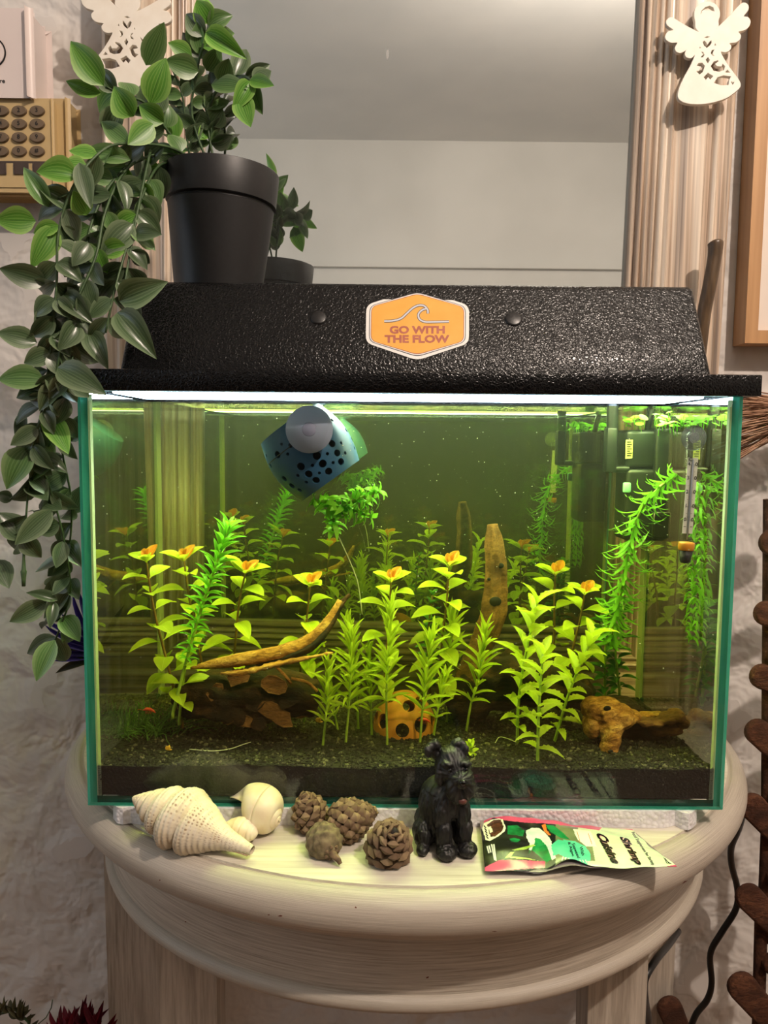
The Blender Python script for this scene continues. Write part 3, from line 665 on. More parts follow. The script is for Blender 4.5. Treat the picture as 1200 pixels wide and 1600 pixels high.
def water_plant(name, label, pts, Y, meshes, s0, s1, gap, per, llen, lw, up, stem=STEM_L, srad=.0010, group=None, droop=0, crown=None, taper=(.7, 1, .55), jit=.25):
    P, Y = stem_path(cr(pts, 6), Y); t = thing(name, P[0], label, 'water plant', group)
    P0 = [P[0]-V((0, 0, .004))]+P
    MB().tube(P0, [srad*(1.15-.5*i/len(P0)) for i in range(len(P0))], 6).build('stem', stem, t, 180)
    tot = along(P, 1)[2]; n = max(2, int((s1-s0)*tot/gap)); m1 = mpp(Y)
    for i in range(n+1):
        f = i/n; s = s0+(s1-s0)*f; c, d, _ = along(P, min(s, .999)); x, y, _d = frame_of(d); a0 = i*(math.pi/2 if per == 2 else math.pi/per)+rnd(-.3, .3)+.5
        if f < .5: sc = taper[0]+(taper[1]-taper[0])*f*2
        else: sc = taper[1]+(taper[2]-taper[1])*(f-.5)*2
        for k in range(per):
            a = a0+2*math.pi*k/per+rnd(-jit, jit); out = x*math.cos(a)+y*math.sin(a)*.75
            u = up[0]+(up[1]-up[0])*f+rnd(-.12, .12); dr = (out*math.cos(u)+d*math.sin(u)+V((0, 0, -droop*(1-f)))).normalized()
            L = llen*m1*sc*rnd(.85, 1.15); tip = clampp(c+dr*L)
            if (tip-c).length < .3*L: continue
            place(t, random.choice(meshes), c, tip, lw*m1*rnd(.85, 1.15)*(.5+.5*sc), (V((0, 0, 1))+d*.4+out*-.2+V((rnd(-.2, .2), -.35, 0))).normalized())
    if crown:
        c, d, _ = along(P, .999); x, y, _d = frame_of(d)
        for k in range(6):
            a = k*math.pi/3+.4; hi_ = k % 2; dr = (x*math.cos(a)+y*math.sin(a)+d*(1.5 if hi_ else .55)).normalized()
            place(t, LL['red'] if hi_ or k == 2 else LL['lime'], c-d*(.001 if hi_ else .003), clampp(c+dr*(17 if hi_ else 30)*m1), (13 if hi_ else 17)*m1, (V((0, -.5, 1))-dr*.3).normalized())
    return t
R_ = 'narrow_leaf_stem_plant'
for pts, lab, ll in [
 ([(475, 1128), (480, 1080), (488, 1022)], 'pale lime feathery stem leftmost of the front row of narrow leaved plants', 34),
 ([(504, 1168), (510, 1110), (514, 1052)], 'short bright lime stem with bare pale foot second in the front row', 36),
 ([(540, 1163), (546, 1090), (549, 1002)], 'tall lime narrow leaved stem third in the front row over a pale root', 40),
 ([(581, 1152), (579, 1090), (577, 1036)], 'slim lime stem just left of the perforated orange dome', 34),
 ([(605, 1165), (604, 1080), (610, 962)], 'tallest lime narrow leaved stem in the middle of the front row', 40),
 ([(656, 1162), (662, 1090), (674, 1008)], 'dense lime narrow leaved stem in front of the perforated orange dome', 42),
 ([(677, 1152), (684, 1110), (694, 1066)], 'low lime stem at the right edge of the perforated orange dome', 32),
 ([(698, 1132), (701, 1050), (706, 978)], 'tall lime stem behind the right end of the narrow leaved row', 40),
 ([(728, 1146), (736, 1100), (748, 1060), (756, 1002)], 'curved lime stem with a long bare foot standing apart behind the dog figurine', 40),
 ([(528, 1142), (520, 1100), (515, 1075)], 'small bent lime stem between the second and third front row plants', 22),
 ([(560, 1140), (556, 1070), (545, 990)], 'bushy lime narrow leaved stem behind the third front row plant', 38)]:
    water_plant(R_, lab, pts, None, LN, .34, 1.0, .0064, 4, ll*1.25, 5.0, (.40, 1.2), STEM_L, .0010, taper=(.8, 1, .9), jit=.5)
# hand-placed low bare-foot leaves come with the lower whorls
S_ = 'serrated_leaf_stem_plant'
for pts, lab in [
 ([(808, 1163), (810, 1100), (818, 1040), (838, 945)], 'tall lime toothed leaf stem at the back of the group of three'),
 ([(840, 1190), (842, 1110), (848, 1022)], 'toothed leaf stem nearest the glass in the group of three'),
 ([(866, 1160), (890, 1080), (924, 998)], 'leaning toothed leaf stem on the right of the group of three')]:
    water_plant(S_, lab, pts, None, LS, .12, 1.0, .0074, 2, 58, 13.5, (.12, .75), STEM_L, .0012, taper=(.75, 1, .85), jit=.4)
L_ = 'round_leaf_stem_plant'
for pts, Y, lab, gap in [
 ([(285, 1130), (265, 1050), (240, 950), (228, 872)], .06, 'dark stemmed round leaf plant with an orange crown at far left', .0105),
 ([(322, 1080), (312, 1020), (295, 930), (287, 872)], .095, 'round leaf plant with an orange crown behind the leaning needle plant', .0105),
 ([(364, 1060), (368, 1000), (374, 940), (384, 892)], .11, 'round leaf plant with a pale crown left of the curved branch', .011),
 ([(468, 1060), (474, 1010), (480, 960), (485, 912)], .11, 'short round leaf plant just behind the tip of the curved branch', .012),
 ([(598, 1100), (604, 1020), (608, 960), (611, 905)], .085, 'round leaf plant with a bright orange crown above the middle row', .0092),
 ([(684, 1100), (690, 1010), (698, 940), (702, 880)], .10, 'leafy plant with yellow crown left of the upright driftwood', .0088),
 ([(884, 1090), (894, 1020), (906, 970), (914, 925)], .11, 'round leaf plant with orange crown behind the leaning toothed stem', .0105),
 ([(860, 1070), (866, 1000), (866, 940), (868, 895)], .150, 'dim round leaf plant at the back glass right of the upright driftwood', .013)]:
    water_plant(L_, lab, pts, Y, [LL['lime']], .22, .97, gap*1.12, 2, 55, 28, (-.02, .5), STEM_R, .0011, droop=.2, crown=True, taper=(.95, 1, .75))
water_plant('low_round_leaf_plant', 'broad leaves low beside the dark log at left', [(280, 1125), (284, 1085), (290, 1040)], .055, [LL['lime']], .3, 1, .011, 2, 55, 27, (.1, .5), STEM_L, .0011)
water_plant('leaning_needle_plant', 'green needle leaved stem leaning right at the upper left', [(270, 1115), (300, 1000), (330, 905), (356, 830)], .05, LNG, .30, 1.0, .0058, 5, 38, 7, (.15, .95), STEM_L, .0013, taper=(.55, .9, 1))
water_plant('dense_bush_plant', 'deep green bushy plant in the back right corner below the trailing weed', [(945, 1095), (946, 1020), (950, 950)], .135, [leaf_me('leaf', AQ_DARK, 'broad', 7, .2, .2)], .05, 1.0, .0075, 4, 36, 13, (.1, .6), STEM_L, .0012, taper=(.8, 1, .8))
water_plant('dense_bush_plant', 'second deep green bushy stem nearest the filter', [(968, 1080), (962, 1010), (975, 945)], .125, [leaf_me('leaf', AQ_DARK, 'broad', 7, .2, .2)], .05, 1.0, .0080, 4, 34, 12, (.1, .6), STEM_L, .0012, taper=(.8, 1, .8))
water_plant('dark_moss_stem', 'dim dark green stem under the leafy plant at mid back', [(672, 1080), (668, 1000), (676, 930)], .12, [leaf_me('leaf', AQ_DARK, 'narrow', 6, .2, .2)], .1, 1.0, .0075, 4, 26, 8, (.1, .7), STEM_R, .001)
water_plant('seedling', 'tiny bright seedling on the soil by the ear of the dog figurine', [(737, 1186), (737, 1172), (736, 1162)], None, LN, .1, 1.0, .0035, 3, 20, 8, (.2, .8), STEM_L, .0008)
# whorled water weed: very many fine leaves, joined per plant
def weed(name, label, path, gap, per, llen, lw, mat, srad=.0011, up=.45, t=None):
    P = [aY(*p) for p in cr(path, 8)]; t = t or thing(name, P[0], label, 'water plant')
    MB().tube(P, srad, 6).build('stem', STEM_L, t, 180)
    b = MB(); tot = along(P, 1)[2]; n = int(tot/gap)
    for i in range(n+1):
        c, d, _ = along(P, min(i/n, .999)); x, y, _d = frame_of(d); a0 = rnd(0, 6.28); m1 = mpp(c.y); sc = .75+.35*math.sin(math.pi*min(1, i/n*1.0))
        for k in range(per):
            a = a0+2*math.pi*k/per+rnd(-.35, .35); out = x*math.cos(a)+y*math.sin(a); L = llen*m1*sc*rnd(.75, 1.25); wv = lw*m1/2; sd = out.cross(d).normalized(); vs_ = []; u_ = up+rnd(-.15, .35); rc = rnd(.8, 1.7)
            for q in range(6):
                tt = q/5; pos = c+out*(L*(tt-.16*tt*tt))+d*(L*(u_*1.5*tt-rc*.62*tt*tt))+V((0, 0, -.10*L*tt*tt)); ww = wv*(math.sin(math.pi*(.16+.80*tt))**.6 if tt < 1 else .05)
                pos = clampp(pos); vs_ += [pos-sd*ww, pos+sd*ww]
            b.add(vs_, [[2*q, 2*q+1, 2*q+3, 2*q+2] for q in range(5)])
    f = b.build('foliage', mat, t, 180, False); f['kind'] = 'stuff'; return t
weed('trailing_water_weed', 'bright green whorled weed arching down from behind the thermometer', [(1058, 742, .075), (1030, 762, .07), (1000, 800, .068), (985, 850, .07), (975, 900, .075), (965, 950, .08), (955, 1000, .09)], .0060, 8, 44, 4.8, AQ_GREEN)
fl = weed('floating_weed_sprig', 'small bright green weed sprig hanging under the blue perforated egg', [(520, 830, .045), (525, 800, .04), (552, 782, .036), (592, 768, .034)], .0036, 6, 30, 9, AQ_GREEN)
fl2 = fl
weed('', '', [(528, 800, .042), (510, 785, .036), (492, 782, .034)], .0040, 6, 26, 9, AQ_GREEN, t=fl)
weed('', '', [(535, 790, .042), (560, 800, .038), (578, 806, .036)], .0042, 6, 26, 9, AQ_GREEN, t=fl)
P = [aY(*p) for p in cr([(524, 828, .045), (540, 862, .05), (552, 890, .055), (560, 915, .058), (566, 960, .06)], 5)]
MB().tube(P, .0004, 5).build('thread', THREAD, fl, 180)
weed('corner_water_weed', 'whorled green weed climbing the right hand glass beside the thermometer', [(1095, 1000, .05), (1100, 900, .05), (1102, 820, .05), (1090, 765, .05)], .0066, 8, 38, 4.6, AQ_GREEN)
# moss clump and threads
mt = thing('moss_clump', aZ(232, 1150, BED), 'tangle of fine dark green moss on the soil at far left', 'moss'); b = MB()
c0 = aZ(236, 1145, BED)
for i in range(150):
    a, r = rnd(0, 6.28), rnd(.003, .034); p = V((c0.x+r*math.cos(a)*.95, c0.y+r*math.sin(a)*.5, bed_z(c0.x, c0.y)-.001)); pts = [p]
    d = V((math.cos(a)*.6+rnd(-.6, .6), rnd(-.5, .5), rnd(.7, 1.5))).normalized()
    for k in range(5): d = (d+V((rnd(-.5, .5), rnd(-.5, .5), rnd(-.42, .2)))).normalized(); pts.append(clampp(pts[-1]+d*.0052))
    b.tube(pts, .00032, 4, cap=False)
mm_ = b.build('moss', MOSS, mt, 180, False); mm_['kind'] = 'stuff'
fp = thing('floating_plant', aY(1050, 652, .10), 'patch of small round bright green floating leaves at the surface above the filter', 'water plant')
b = MB()
for i in range(34):
    c = V((rnd(.188, .221), rnd(.06, .16), WT-.001-rnd(0, .010))); r = rnd(.0025, .0048); x, y, z = frame_of((rnd(-.5, .5), rnd(-.8, .2), 1)); n = 10
    b.add([c]+[c+x*r*math.cos(2*math.pi*k/n)+y*r*.85*math.sin(2*math.pi*k/n)-z*.0008 for k in range(n)], [[0, k+1, (k+1) % n+1] for k in range(n)])
    b.tube([c, c+V((rnd(-.002, .002), 0, -rnd(.004, .010)))], .0003, 4)
f = b.build('foliage', AQ_GREEN, fp, 180, False); f['kind'] = 'stuff'
for k, (lab, path) in enumerate([('thin white root lying on the soil in front of the dark log', [(296, 1172), (330, 1175), (360, 1170), (392, 1160)]), ('curly white root on the soil left of the toothed leaf stems', [(774, 1160), (780, 1150), (790, 1151), (806, 1158)]), ('small white root curl on the soil by the right glass', [(1100, 1133), (1096, 1124), (1104, 1118), (1112, 1116)])]):
    P = [aZ(x, y, BED+.001) for x, y in cr(path, 6)]
    for p in P: p.y = min(max(p.y, .012), .165); p.z = bed_z(p.x, p.y)+.0016
    tag(MB().tube(P, .00035, 5).build('root', THREAD, None, 180), lab, 'root')
# ================================================================== DRIFTWOOD
from mathutils.bvhtree import BVHTree
def bvh_of(me): return BVHTree.FromPolygons([v.co for v in me.vertices], [list(p.vertices) for p in me.polygons])
def wood_mat(name, c1, c2, c3):
    m = M(name); c = m.coord('Object', (1, 1, 1)); a = m.noise(m.coord('Object', (30, 60, 60)), 1, 5, .65, .6); g = m.noise(m.coord('Object', (170, 420, 420)), 1, 5, .75, .8)
    col = m.ramp(a, [(.36, lin(c1)), (.5, lin(c2)), (.64, lin(c3))])
    col = m.mix(m.ramp(g, [(.38, (.8,)*3), (.55, (0,)*3)]), col, lin(c1))
    m.surf(m.bsdf(col, .75, 0, m.bump(g, .9, .0025), .25)); return m.m
WOOD_D = wood_mat('dark_driftwood', (22, 14, 9), (46, 30, 17), (88, 58, 33)); WOOD_L = wood_mat('pale_driftwood', (112, 70, 28), (198, 142, 70), (230, 184, 108)); WOOD_M = wood_mat('brown_driftwood', (92, 62, 34), (132, 92, 52), (158, 116, 70))  # dark driftwood brown is deepened to carry the shade on the log
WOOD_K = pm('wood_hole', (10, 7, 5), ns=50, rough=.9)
def gnarl(pts, rad, n=18, amp=.25, freq=60, seed=0, flat=1.0, step=11, ridges=.10):
    c = cr([tuple(p)+(r,) for p, r in zip(pts, rad)], step); P = [V(q[:3]) for q in c]; R = [q[3] for q in c]; n = int(n*1.8)
    b = MB(); b.tube(P, R, n, 0, True, flat); nv = []
    for i, v in enumerate(b.v[:len(P)*n]):
        p = V(v); o = P[i//n]; d = p-o; ang = (i % n)*2*math.pi/n; k = 1+amp*noise.noise(p*freq+V((seed, 0, 0)))+amp*.45*noise.noise(V((math.cos(ang)*3.2, math.sin(ang)*3.2, (i//n)*.07+seed)))+amp*.25*noise.noise(V((math.cos(ang)*8, math.sin(ang)*8, (i//n)*.16+seed)))+amp*.5*noise.noise(p*freq*2.7+V((seed, 5, 0)))+ridges*math.sin((i % n)*2*math.pi/n*5+seed)
        nv.append(tuple(o+d*k))
    b.v = nv; return b
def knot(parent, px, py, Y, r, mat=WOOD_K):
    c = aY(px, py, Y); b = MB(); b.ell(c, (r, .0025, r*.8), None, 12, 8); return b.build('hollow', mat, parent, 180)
t = thing('driftwood_log', aZ(380, 1138, BED), 'dark hollow driftwood log with flaking bark at left of the tank', 'driftwood')
lg = [aY(285, 1092, .075), aY(340, 1085, .07), aY(400, 1090, .068), aY(455, 1088, .068), aY(495, 1098, .07)]
gnarl(lg, [.0195, .0245, .0225, .0225, .016], 22, .3, 55, 1, .8).build('log', WOOD_D, t, 180)
for i, (p, w_) in enumerate([((318, 1112), 13), ((336, 1082), 12), ((372, 1060), 14), ((398, 1100), 13), ((430, 1072), 16), ((420, 1108), 15), ((452, 1092), 14), ((385, 1128), 12), ((440, 1122), 15), ((405, 1132), 11), ((352, 1120), 12), ((468, 1112), 12)]):
    c = aY(p[0], p[1], .0445+.001*(i % 4)+(.012 if p[0] < 330 or p[0] > 460 else 0)); b = MB(); m1 = mpp(.04)*w_
    x, y = V((1, 0, rnd(-.4, .4))).normalized(), V((rnd(-.2, .2), rnd(.1, .5), 1)).normalized()
    n = 9; top = [c+x*m1*rnd(.75, 1.25)*math.cos(6.28*k/n)*1.35+y*m1*rnd(.7, 1.2)*math.sin(6.28*k/n)+V((0, rnd(-.001, .001), 0)) for k in range(n)]
    b.add(top+[q+V((0, .0025, 0)) for q in top], [list(range(n)), list(range(n, 2*n))[::-1]]+[[k, k+n, (k+1) % n+n, (k+1) % n] for k in range(n)])
    b.build('bark_flake', WOOD_M if i % 3 else WOOD_D, t, 0)
b = MB()
P = cr([(345, 1052), (375, 1050), (400, 1046), (430, 1038), (470, 1030), (520, 1020)], 6); b.tube([aY(x, y, .05) for x, y in P], [.002+.0025*math.sin(math.pi*i/len(P))+.0012*rnd(-1, 1) for i in range(len(P))], 8, 0, True, .5)
for s_ in ([(430, 1040), (445, 1055), (455, 1068)], [(400, 1048), (372, 1054), (350, 1052)], [(455, 1060), (480, 1066), (496, 1080)]):
    b.tube([aY(x, y, .048) for x, y in cr(s_, 4)], .0012, 6)
b.build('splinter', WOOD_L, t, 180)
t = thing('curved_branch', aY(420, 1035, .06), 'curved yellowish branch lying across the dark log with its tip raised', 'driftwood')
P = [(298, 1044, .055), (340, 1036, .056), (390, 1028, .057), (440, 1020, .06), (485, 1000, .064), (515, 968, .07), (532, 938, .074)]
gnarl([aY(*p) for p in P], [.0012, .0050, .0068, .0078, .0066, .0048, .0028], 14, .12, 80, 4, .8, 11, .05).build('branch', WOOD_L, t, 180)
P = [(400, 1040, .0535), (440, 1030, .0545), (485, 1011, .0585), (514, 980, .066), (532, 948, .072), (540, 938, .074)]
gnarl([aY(*p) for p in P], [.0012, .0038, .0046, .0036, .0026, .0012], 12, .15, 80, 6, .7, 11, .05).build('bark_side', WOOD_D, t, 180)
MB().tube([aY(530, 945, .0735), aY(541, 934, .075), aY(547, 929, .076)], [.002, .0018, .0017], 10).build('twig_end', WOOD_D, t, 60)
t = thing('upright_driftwood', aZ(745, 1120, BED), 'upright brown driftwood stump with a knot hole near the back', 'driftwood')
gnarl([aY(*p) for p in [(735, 1095, .105), (738, 1050, .105), (752, 1005, .108), (770, 960, .11), (774, 900, .112), (772, 850, .113), (769, 819, .114)]], [.020, .0150, .0110, .0118, .0098, .0082, .0050], 20, .14, 70, 8, .9).build('stump', WOOD_M, t, 180)
sb0 = bvh_of(bpy.data.objects['stump'].data)
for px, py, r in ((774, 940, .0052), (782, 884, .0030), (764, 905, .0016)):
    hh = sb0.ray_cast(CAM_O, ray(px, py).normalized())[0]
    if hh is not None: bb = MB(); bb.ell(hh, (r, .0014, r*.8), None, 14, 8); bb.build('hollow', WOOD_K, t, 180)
gnarl([aY(*p) for p in [(700, 1105, .10), (740, 1085, .10), (800, 1060, .10), (850, 1065, .10), (900, 1085, .095), (918, 1100, .09)]], [.012, .020, .022, .018, .014, .008], 18, .3, 55, 9).build('root_mass', WOOD_D, t, 180)
t = thing('hollow_driftwood', aZ(990, 1180, BED), 'orange lit gnarled driftwood piece with a dark hollow at right of the tank', 'driftwood')
def blob(ells, amp, seed, fib, mat, name, vox=.0011):
    b = MB()
    for px, py, Y, rx, rz, ry in ells: m1 = mpp(Y); b.ell(aY(px, py, Y), (rx*m1, ry, rz*m1), None, 18, 12)
    me = eval_mods(b.mesh(name, mat, 180), [('REMESH', dict(mode='VOXEL', voxel_size=vox)), ('SMOOTH', dict(factor=.5, iterations=6))])
    N = len(me.vertices); co = np.zeros(N*3); nr = np.zeros(N*3); me.vertices.foreach_get('co', co); me.vertices.foreach_get('normal', nr); co = co.reshape(-1, 3); nr = nr.reshape(-1, 3)
    f = V(fib).normalized()
    for i in range(N):
        p = V(co[i]); a = p-f*(p.dot(f)*.85); q = noise.noise(p*45+V((seed, 0, 0)))*.9+(.5-abs(noise.noise(a*190+V((0, seed, 0)))))*.7+.35*noise.noise(a*420)
        co[i] += nr[i]*q*amp
    me.vertices.foreach_set('co', co.ravel()); me.materials.clear(); me.materials.append(mat); me.update(); me.shade_smooth(); return link(name, me, t)
blob([(930, 1108, .060, 20, 18, .013), (948, 1112, .058, 26, 24, .015), (968, 1120, .058, 22, 20, .014), (985, 1119, .060, 17, 9, .010), (955, 1135, .052, 20, 19, .012), (956, 1153, .046, 15, 17, .010), (953, 1170, .042, 14, 15, .008), (946, 1183, .041, 8, 7, .006), (925, 1132, .058, 13, 20, .010)], .0021, 3, (1, .1, .35), WOOD_L, 'face')
blob([(968, 1105, .080, 30, 16, .018), (992, 1150, .076, 30, 30, .016), (1018, 1152, .078, 30, 26, .016), (985, 1130, .085, 30, 30, .016), (1000, 1172, .074, 34, 14, .014)], .0024, 8, (1, 0, .2), WOOD_D, 'hollow_body', .0013)
blob([(992, 1124, .056, 12, 6, .007), (1008, 1128, .054, 13, 7, .008), (1025, 1128, .055, 14, 7, .008), (1042, 1122, .058, 14, 9, .009), (1056, 1118, .060, 13, 11, .009), (1068, 1128, .060, 8, 9, .008), (1048, 1138, .064, 18, 9, .010), (1026, 1140, .066, 18, 9, .010)], .0018, 14, (1, .1, -.1), WOOD_M, 'lip')
blob([(1010, 1116, .066, 18, 4, .006), (1026, 1116, .066, 12, 4, .005)], .0010, 16, (1, 0, 0), WOOD_L, 'inner_edge')
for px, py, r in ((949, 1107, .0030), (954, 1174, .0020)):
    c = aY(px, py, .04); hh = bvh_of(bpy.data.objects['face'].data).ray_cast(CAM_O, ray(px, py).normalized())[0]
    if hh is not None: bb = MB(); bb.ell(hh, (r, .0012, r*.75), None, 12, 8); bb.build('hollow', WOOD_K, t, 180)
# ================================================================== PERFORATED DOME
t = thing('perforated_dome', aZ(634, 1140, BED), 'orange clay dome shelter with round holes behind the front row of plants', 'aquarium ornament')
dc = V((aY(632, 1140, .088).x, .088, .026)); dr = .0262
def hemi(r, nv=14, nu=40):
    prof = [(r*math.cos(math.radians(a)), r*1.22*math.sin(math.radians(a))) for a in np.linspace(-6, 89.9, nv)]; return prof
b = MB(); o_, i_ = hemi(dr), hemi(dr-.0022); b.lathe(o_+i_[::-1], dc, (0, 0, 1), 48, 0, False)
n = 48; tot = len(o_)+len(i_); b.f += [[(tot-1)*n+k, (tot-1)*n+(k+1) % n, (k+1) % n, k] for k in range(n)]; b.m += [0]*n
CLAY = pm('orange_clay', (196, 128, 44), (214, 146, 58), ns=120, rough=.7, bump=.15)
dome_me = b.mesh('dome', CLAY, 180)
def cutter(dirs, c, r_in):
    cb = MB()
    for d, r in dirs: d = V(d).normalized(); cb.lathe([(r, 0), (r, r_in*1.6)], V(c)+d*.004, d, 20)
    return cb.mesh('cut', CLAY, 0)
def boolean(me, cme):
    co = bpy.data.objects.new('cutter', cme); COL.objects.link(co); r = eval_mods(me, [('BOOLEAN', dict(object=co, operation='DIFFERENCE', solver='EXACT'))]); bpy.data.objects.remove(co); return r
dirs = []
for az, el, r in ((-96, 14, .0056), (-140, 22, .0060), (-58, 20, .0064), (-80, 52, .0050), (-150, 60, .0044), (-30, 55, .0048), (-20, 18, .005), (190, 20, .005), (90, 20, .005), (45, 30, .005), (135, 35, .005)):
    a, e_ = math.radians(az), math.radians(el); dirs.append(((math.cos(a)*math.cos(e_), math.sin(a)*math.cos(e_), 1.22*math.sin(e_)), r))
dm = boolean(dome_me, cutter(dirs, dc, dr)); dm.shade_smooth(); dm.set_sharp_from_angle(angle=.6); link('dome', dm, t)
# ================================================================== BLUE PERFORATED EGG
EGG = pm('slate_blue_plastic', (44, 92, 136), (50, 99, 144), ns=60, rough=.42)
ec = aY(485, 707, .046); ea = (CR*.575-CU*.80+CF*.07).normalized(); m1 = mpp(.046)
t = thing('perforated_egg', ec, 'slate blue perforated floating egg held to the front glass by a suction cup', 'aquarium ornament')
hl = 54*m1; rm = 67*m1; re = 55*m1
def eggp(off): return [((re+(rm-re)*math.cos(math.pi/2*abs(s))-off), s*hl*(1-.35*off/hl)) for s in np.linspace(-1, 1, 21)]
b = MB(); o_, i_ = eggp(0), eggp(.0016); prof = o_+[(re-.0012, hl+.0006)]+[(0.0001, hl+.0006)]
# outer skin closed by flat ends, hollow inside
outp = [(0.0001, -hl)]+o_+[(0.0001, hl)]; b.lathe(outp, ec, ea, 56, 0, False); inn = [(0.0001, -hl+.0016)]+[(r, h*.97) for r, h in i_]+[(0.0001, hl-.0016)]
b2 = MB(); b2.lathe(inn, ec, ea, 56, 0, False); b2.f = [f[::-1] for f in b2.f]
b.add(b2.v, b2.f); eme = b.mesh('egg', EGG, 180, False)
ex, ey, ez = frame_of(ea)
cut = MB()
eb = bvh_of(eme)
for zx, zy, zr in [(268, 503, 28), (347, 498, 13), (300, 420, 12), (450, 595, 30), (540, 586, 13), (622, 572, 30), (658, 495, 13), (735, 488, 27), (765, 410, 12), (797, 488, 13), (765, 556, 27), (703, 564, 13), (510, 655, 30), (427, 665, 13), (595, 646, 12), (668, 632, 28), (569, 703, 28), (493, 718, 13), (695, 415, 28), (575, 510, 30), (695, 233, 13), (710, 170, 22), (805, 310, 18), (848, 380, 18), (870, 450, 16), (895, 330, 12), (370, 430, 20), (215, 590, 18), (170, 570, 20), (320, 690, 24), (380, 745, 24), (265, 735, 16), (330, 790, 14), (440, 780, 18), (180, 510, 14), (870, 260, 18)]:
    px, py = 380+zx/5, 610+zy/5; d = ray(px, py).normalized(); h = eb.ray_cast(CAM_O, d)
    if h[0] is None: continue
    rad = (h[0]-ec); rad = rad-ea*rad.dot(ea)*.6; rad.normalize()
    cut.lathe([(zr/5*m1, -.005), (zr/5*m1, .006)], h[0], rad, 18)
em = boolean(eme, cut.mesh('cut', EGG, 0)); em.shade_smooth(); em.set_sharp_from_angle(angle=.5); eo = link('egg', em, t)
rr = [r for r, h in o_]; k = 6
MB().lathe([(o_[k][0]+.0001, o_[k][1]-.0003), (o_[k][0]+.00035, o_[k][1]), (o_[k][0]+.0001, o_[k][1]+.0003)], ec, ea, 56, 0, False).build('seam', BLACK_PL, t, 180)
CUP = M('frosted_rubber'); CUP = CUP.surf(CUP.n('ShaderNodeMixShader', {0: .45, 1: CUP.bsdf(lin((186, 190, 210)), .45), 2: CUP.n('ShaderNodeBsdfTranslucent', {'Color': lin((190, 194, 215))}).outputs[0]}).outputs[0]).m
cc = aY(483, 671, GT+.0008); cr_ = 37*mpp(GT)
MB().lathe([(cr_, 0), (cr_, .0006), (cr_*.93, .0022), (cr_*.6, .0042), (cr_*.25, .0055), (cr_*.2, .009), (.0001, .009)], cc, (0.06, 1, -.02), 40).build('suction_cup', CUP, t, 180)
MB().lathe([(cr_*.3, 0), (cr_*.28, -.0003), (.0001, -.0004)], cc, (0.06, 1, -.02), 24).build('cup_dimple', pm('cup_shadow', (150, 154, 178), rough=.6), t, 180)
# ================================================================== THERMOMETER
t = thing('thermometer', aY(1071, 884, .012), 'clear glass stick thermometer on a suction cup inside the right of the front glass', 'thermometer')
A, B_ = aY(1086, 676, .0135), aY(1070, 884, .0135); dd = (A-B_).normalized(); LT = (A-B_).length; rt = 13*mpp(.0135)
def tp(f): return B_+dd*(LT*f)
MB().tube([tp(f) for f in (.0, .006, .02, .06, .12, .14, .98, 1)], [rt*k for k in (.3, .5, .65, .78, .92, 1, 1, .8)], 24).build('glass_tube', CLEAR, t, 180)
sxv = CR-dd*CR.dot(dd); sxv.normalize(); fwd = sxv.cross(dd); fwd = fwd if fwd.dot(CF) < 0 else -fwd
def tcard(x, f, off=0): return tp(f)+sxv*(x*rt)+fwd*(off*rt+.0)
CARD = pm('scale_card', (232, 230, 222), ns=9, rough=.6); INK = pm('black_ink', (22, 20, 20), ns=9, rough=.6)
b = MB(); q = [tcard(-.62, .245), tcard(.62, .245), tcard(.62, .815), tcard(-.62, .815)]; b.add(q+[p-fwd*.0003 for p in q], [[0, 1, 2, 3], [7, 6, 5, 4], [0, 4, 5, 1], [1, 5, 6, 2], [2, 6, 7, 3], [3, 7, 4, 0]]); b.build('scale_card', CARD, t, 0)
MB().tube([tp(.2)+fwd*rt*.12, tp(.80)+fwd*rt*.12], rt*.1, 8).build('capillary', CUP, t, 180)
b = MB()
for i in range(41):
    f = .345+(.760-.345)*i/40; L = .40 if i % 10 == 0 else (.34 if i % 5 == 0 else .25)
    for s in (-1, 1):
        x0_, x1_ = s*.12, s*L; b.add([tcard(x0_, f-.0012, .03), tcard(x1_, f-.0012, .03), tcard(x1_, f+.0012, .03), tcard(x0_, f+.0012, .03)], [[0, 1, 2, 3]])
for x_ in (-.38, .38): b.add([tcard(x_-.14, .295, .03), tcard(x_+.14, .295, .03), tcard(x_+.14, .299, .03), tcard(x_-.14, .299, .03)], [[0, 1, 2, 3]])
b.build('scale_marks', INK, t, 0)
for s_, x_, f in [('C', -.30, .80), ('4', -.42, .765), ('0', .46, .765), ('3', -.42, .662), ('0', .46, .662), ('2', -.42, .558), ('0', .46, .558), ('1', -.42, .452), ('0', .46, .452), ('0', -.42, .350), ('0', .46, .350)]:
    tv, tf = text2d(s_, 1, .02); k = .62*rt
    decal('scale_digit', ([(p[0], p[1]) for p in tv], tf), lambda a, c_: tcard(x_, f, .04)+sxv*(a*k)+dd*(c_*k), INK, t)
MB().tube([tp(f) for f in (.118, .125, .17, .178)], [rt*.85, rt*.95, rt*.95, rt*.9], 20).build('wax_plug', pm('orange_wax', (226, 140, 30), (236, 154, 44), ns=100, rough=.5), t, 180)
MB().tube([tp(f) for f in (.022, .035, .117)], [rt*.5, rt*.62, rt*.82], 20).build('ballast', pm('black_shot', (18, 18, 20), (44, 44, 46), ns=900, rough=.5, bump=.5), t, 180)
cc = aY(1084, 684, GT+.0008); cr_ = 20*mpp(GT)
CUP2 = M('clear_rubber'); CUP2 = CUP2.surf(CUP2.n('ShaderNodeMixShader', {0: .55, 1: CUP2.bsdf(lin((150, 160, 160)), .3), 2: CUP2.n('ShaderNodeBsdfTransparent').outputs[0]}).outputs[0]).m
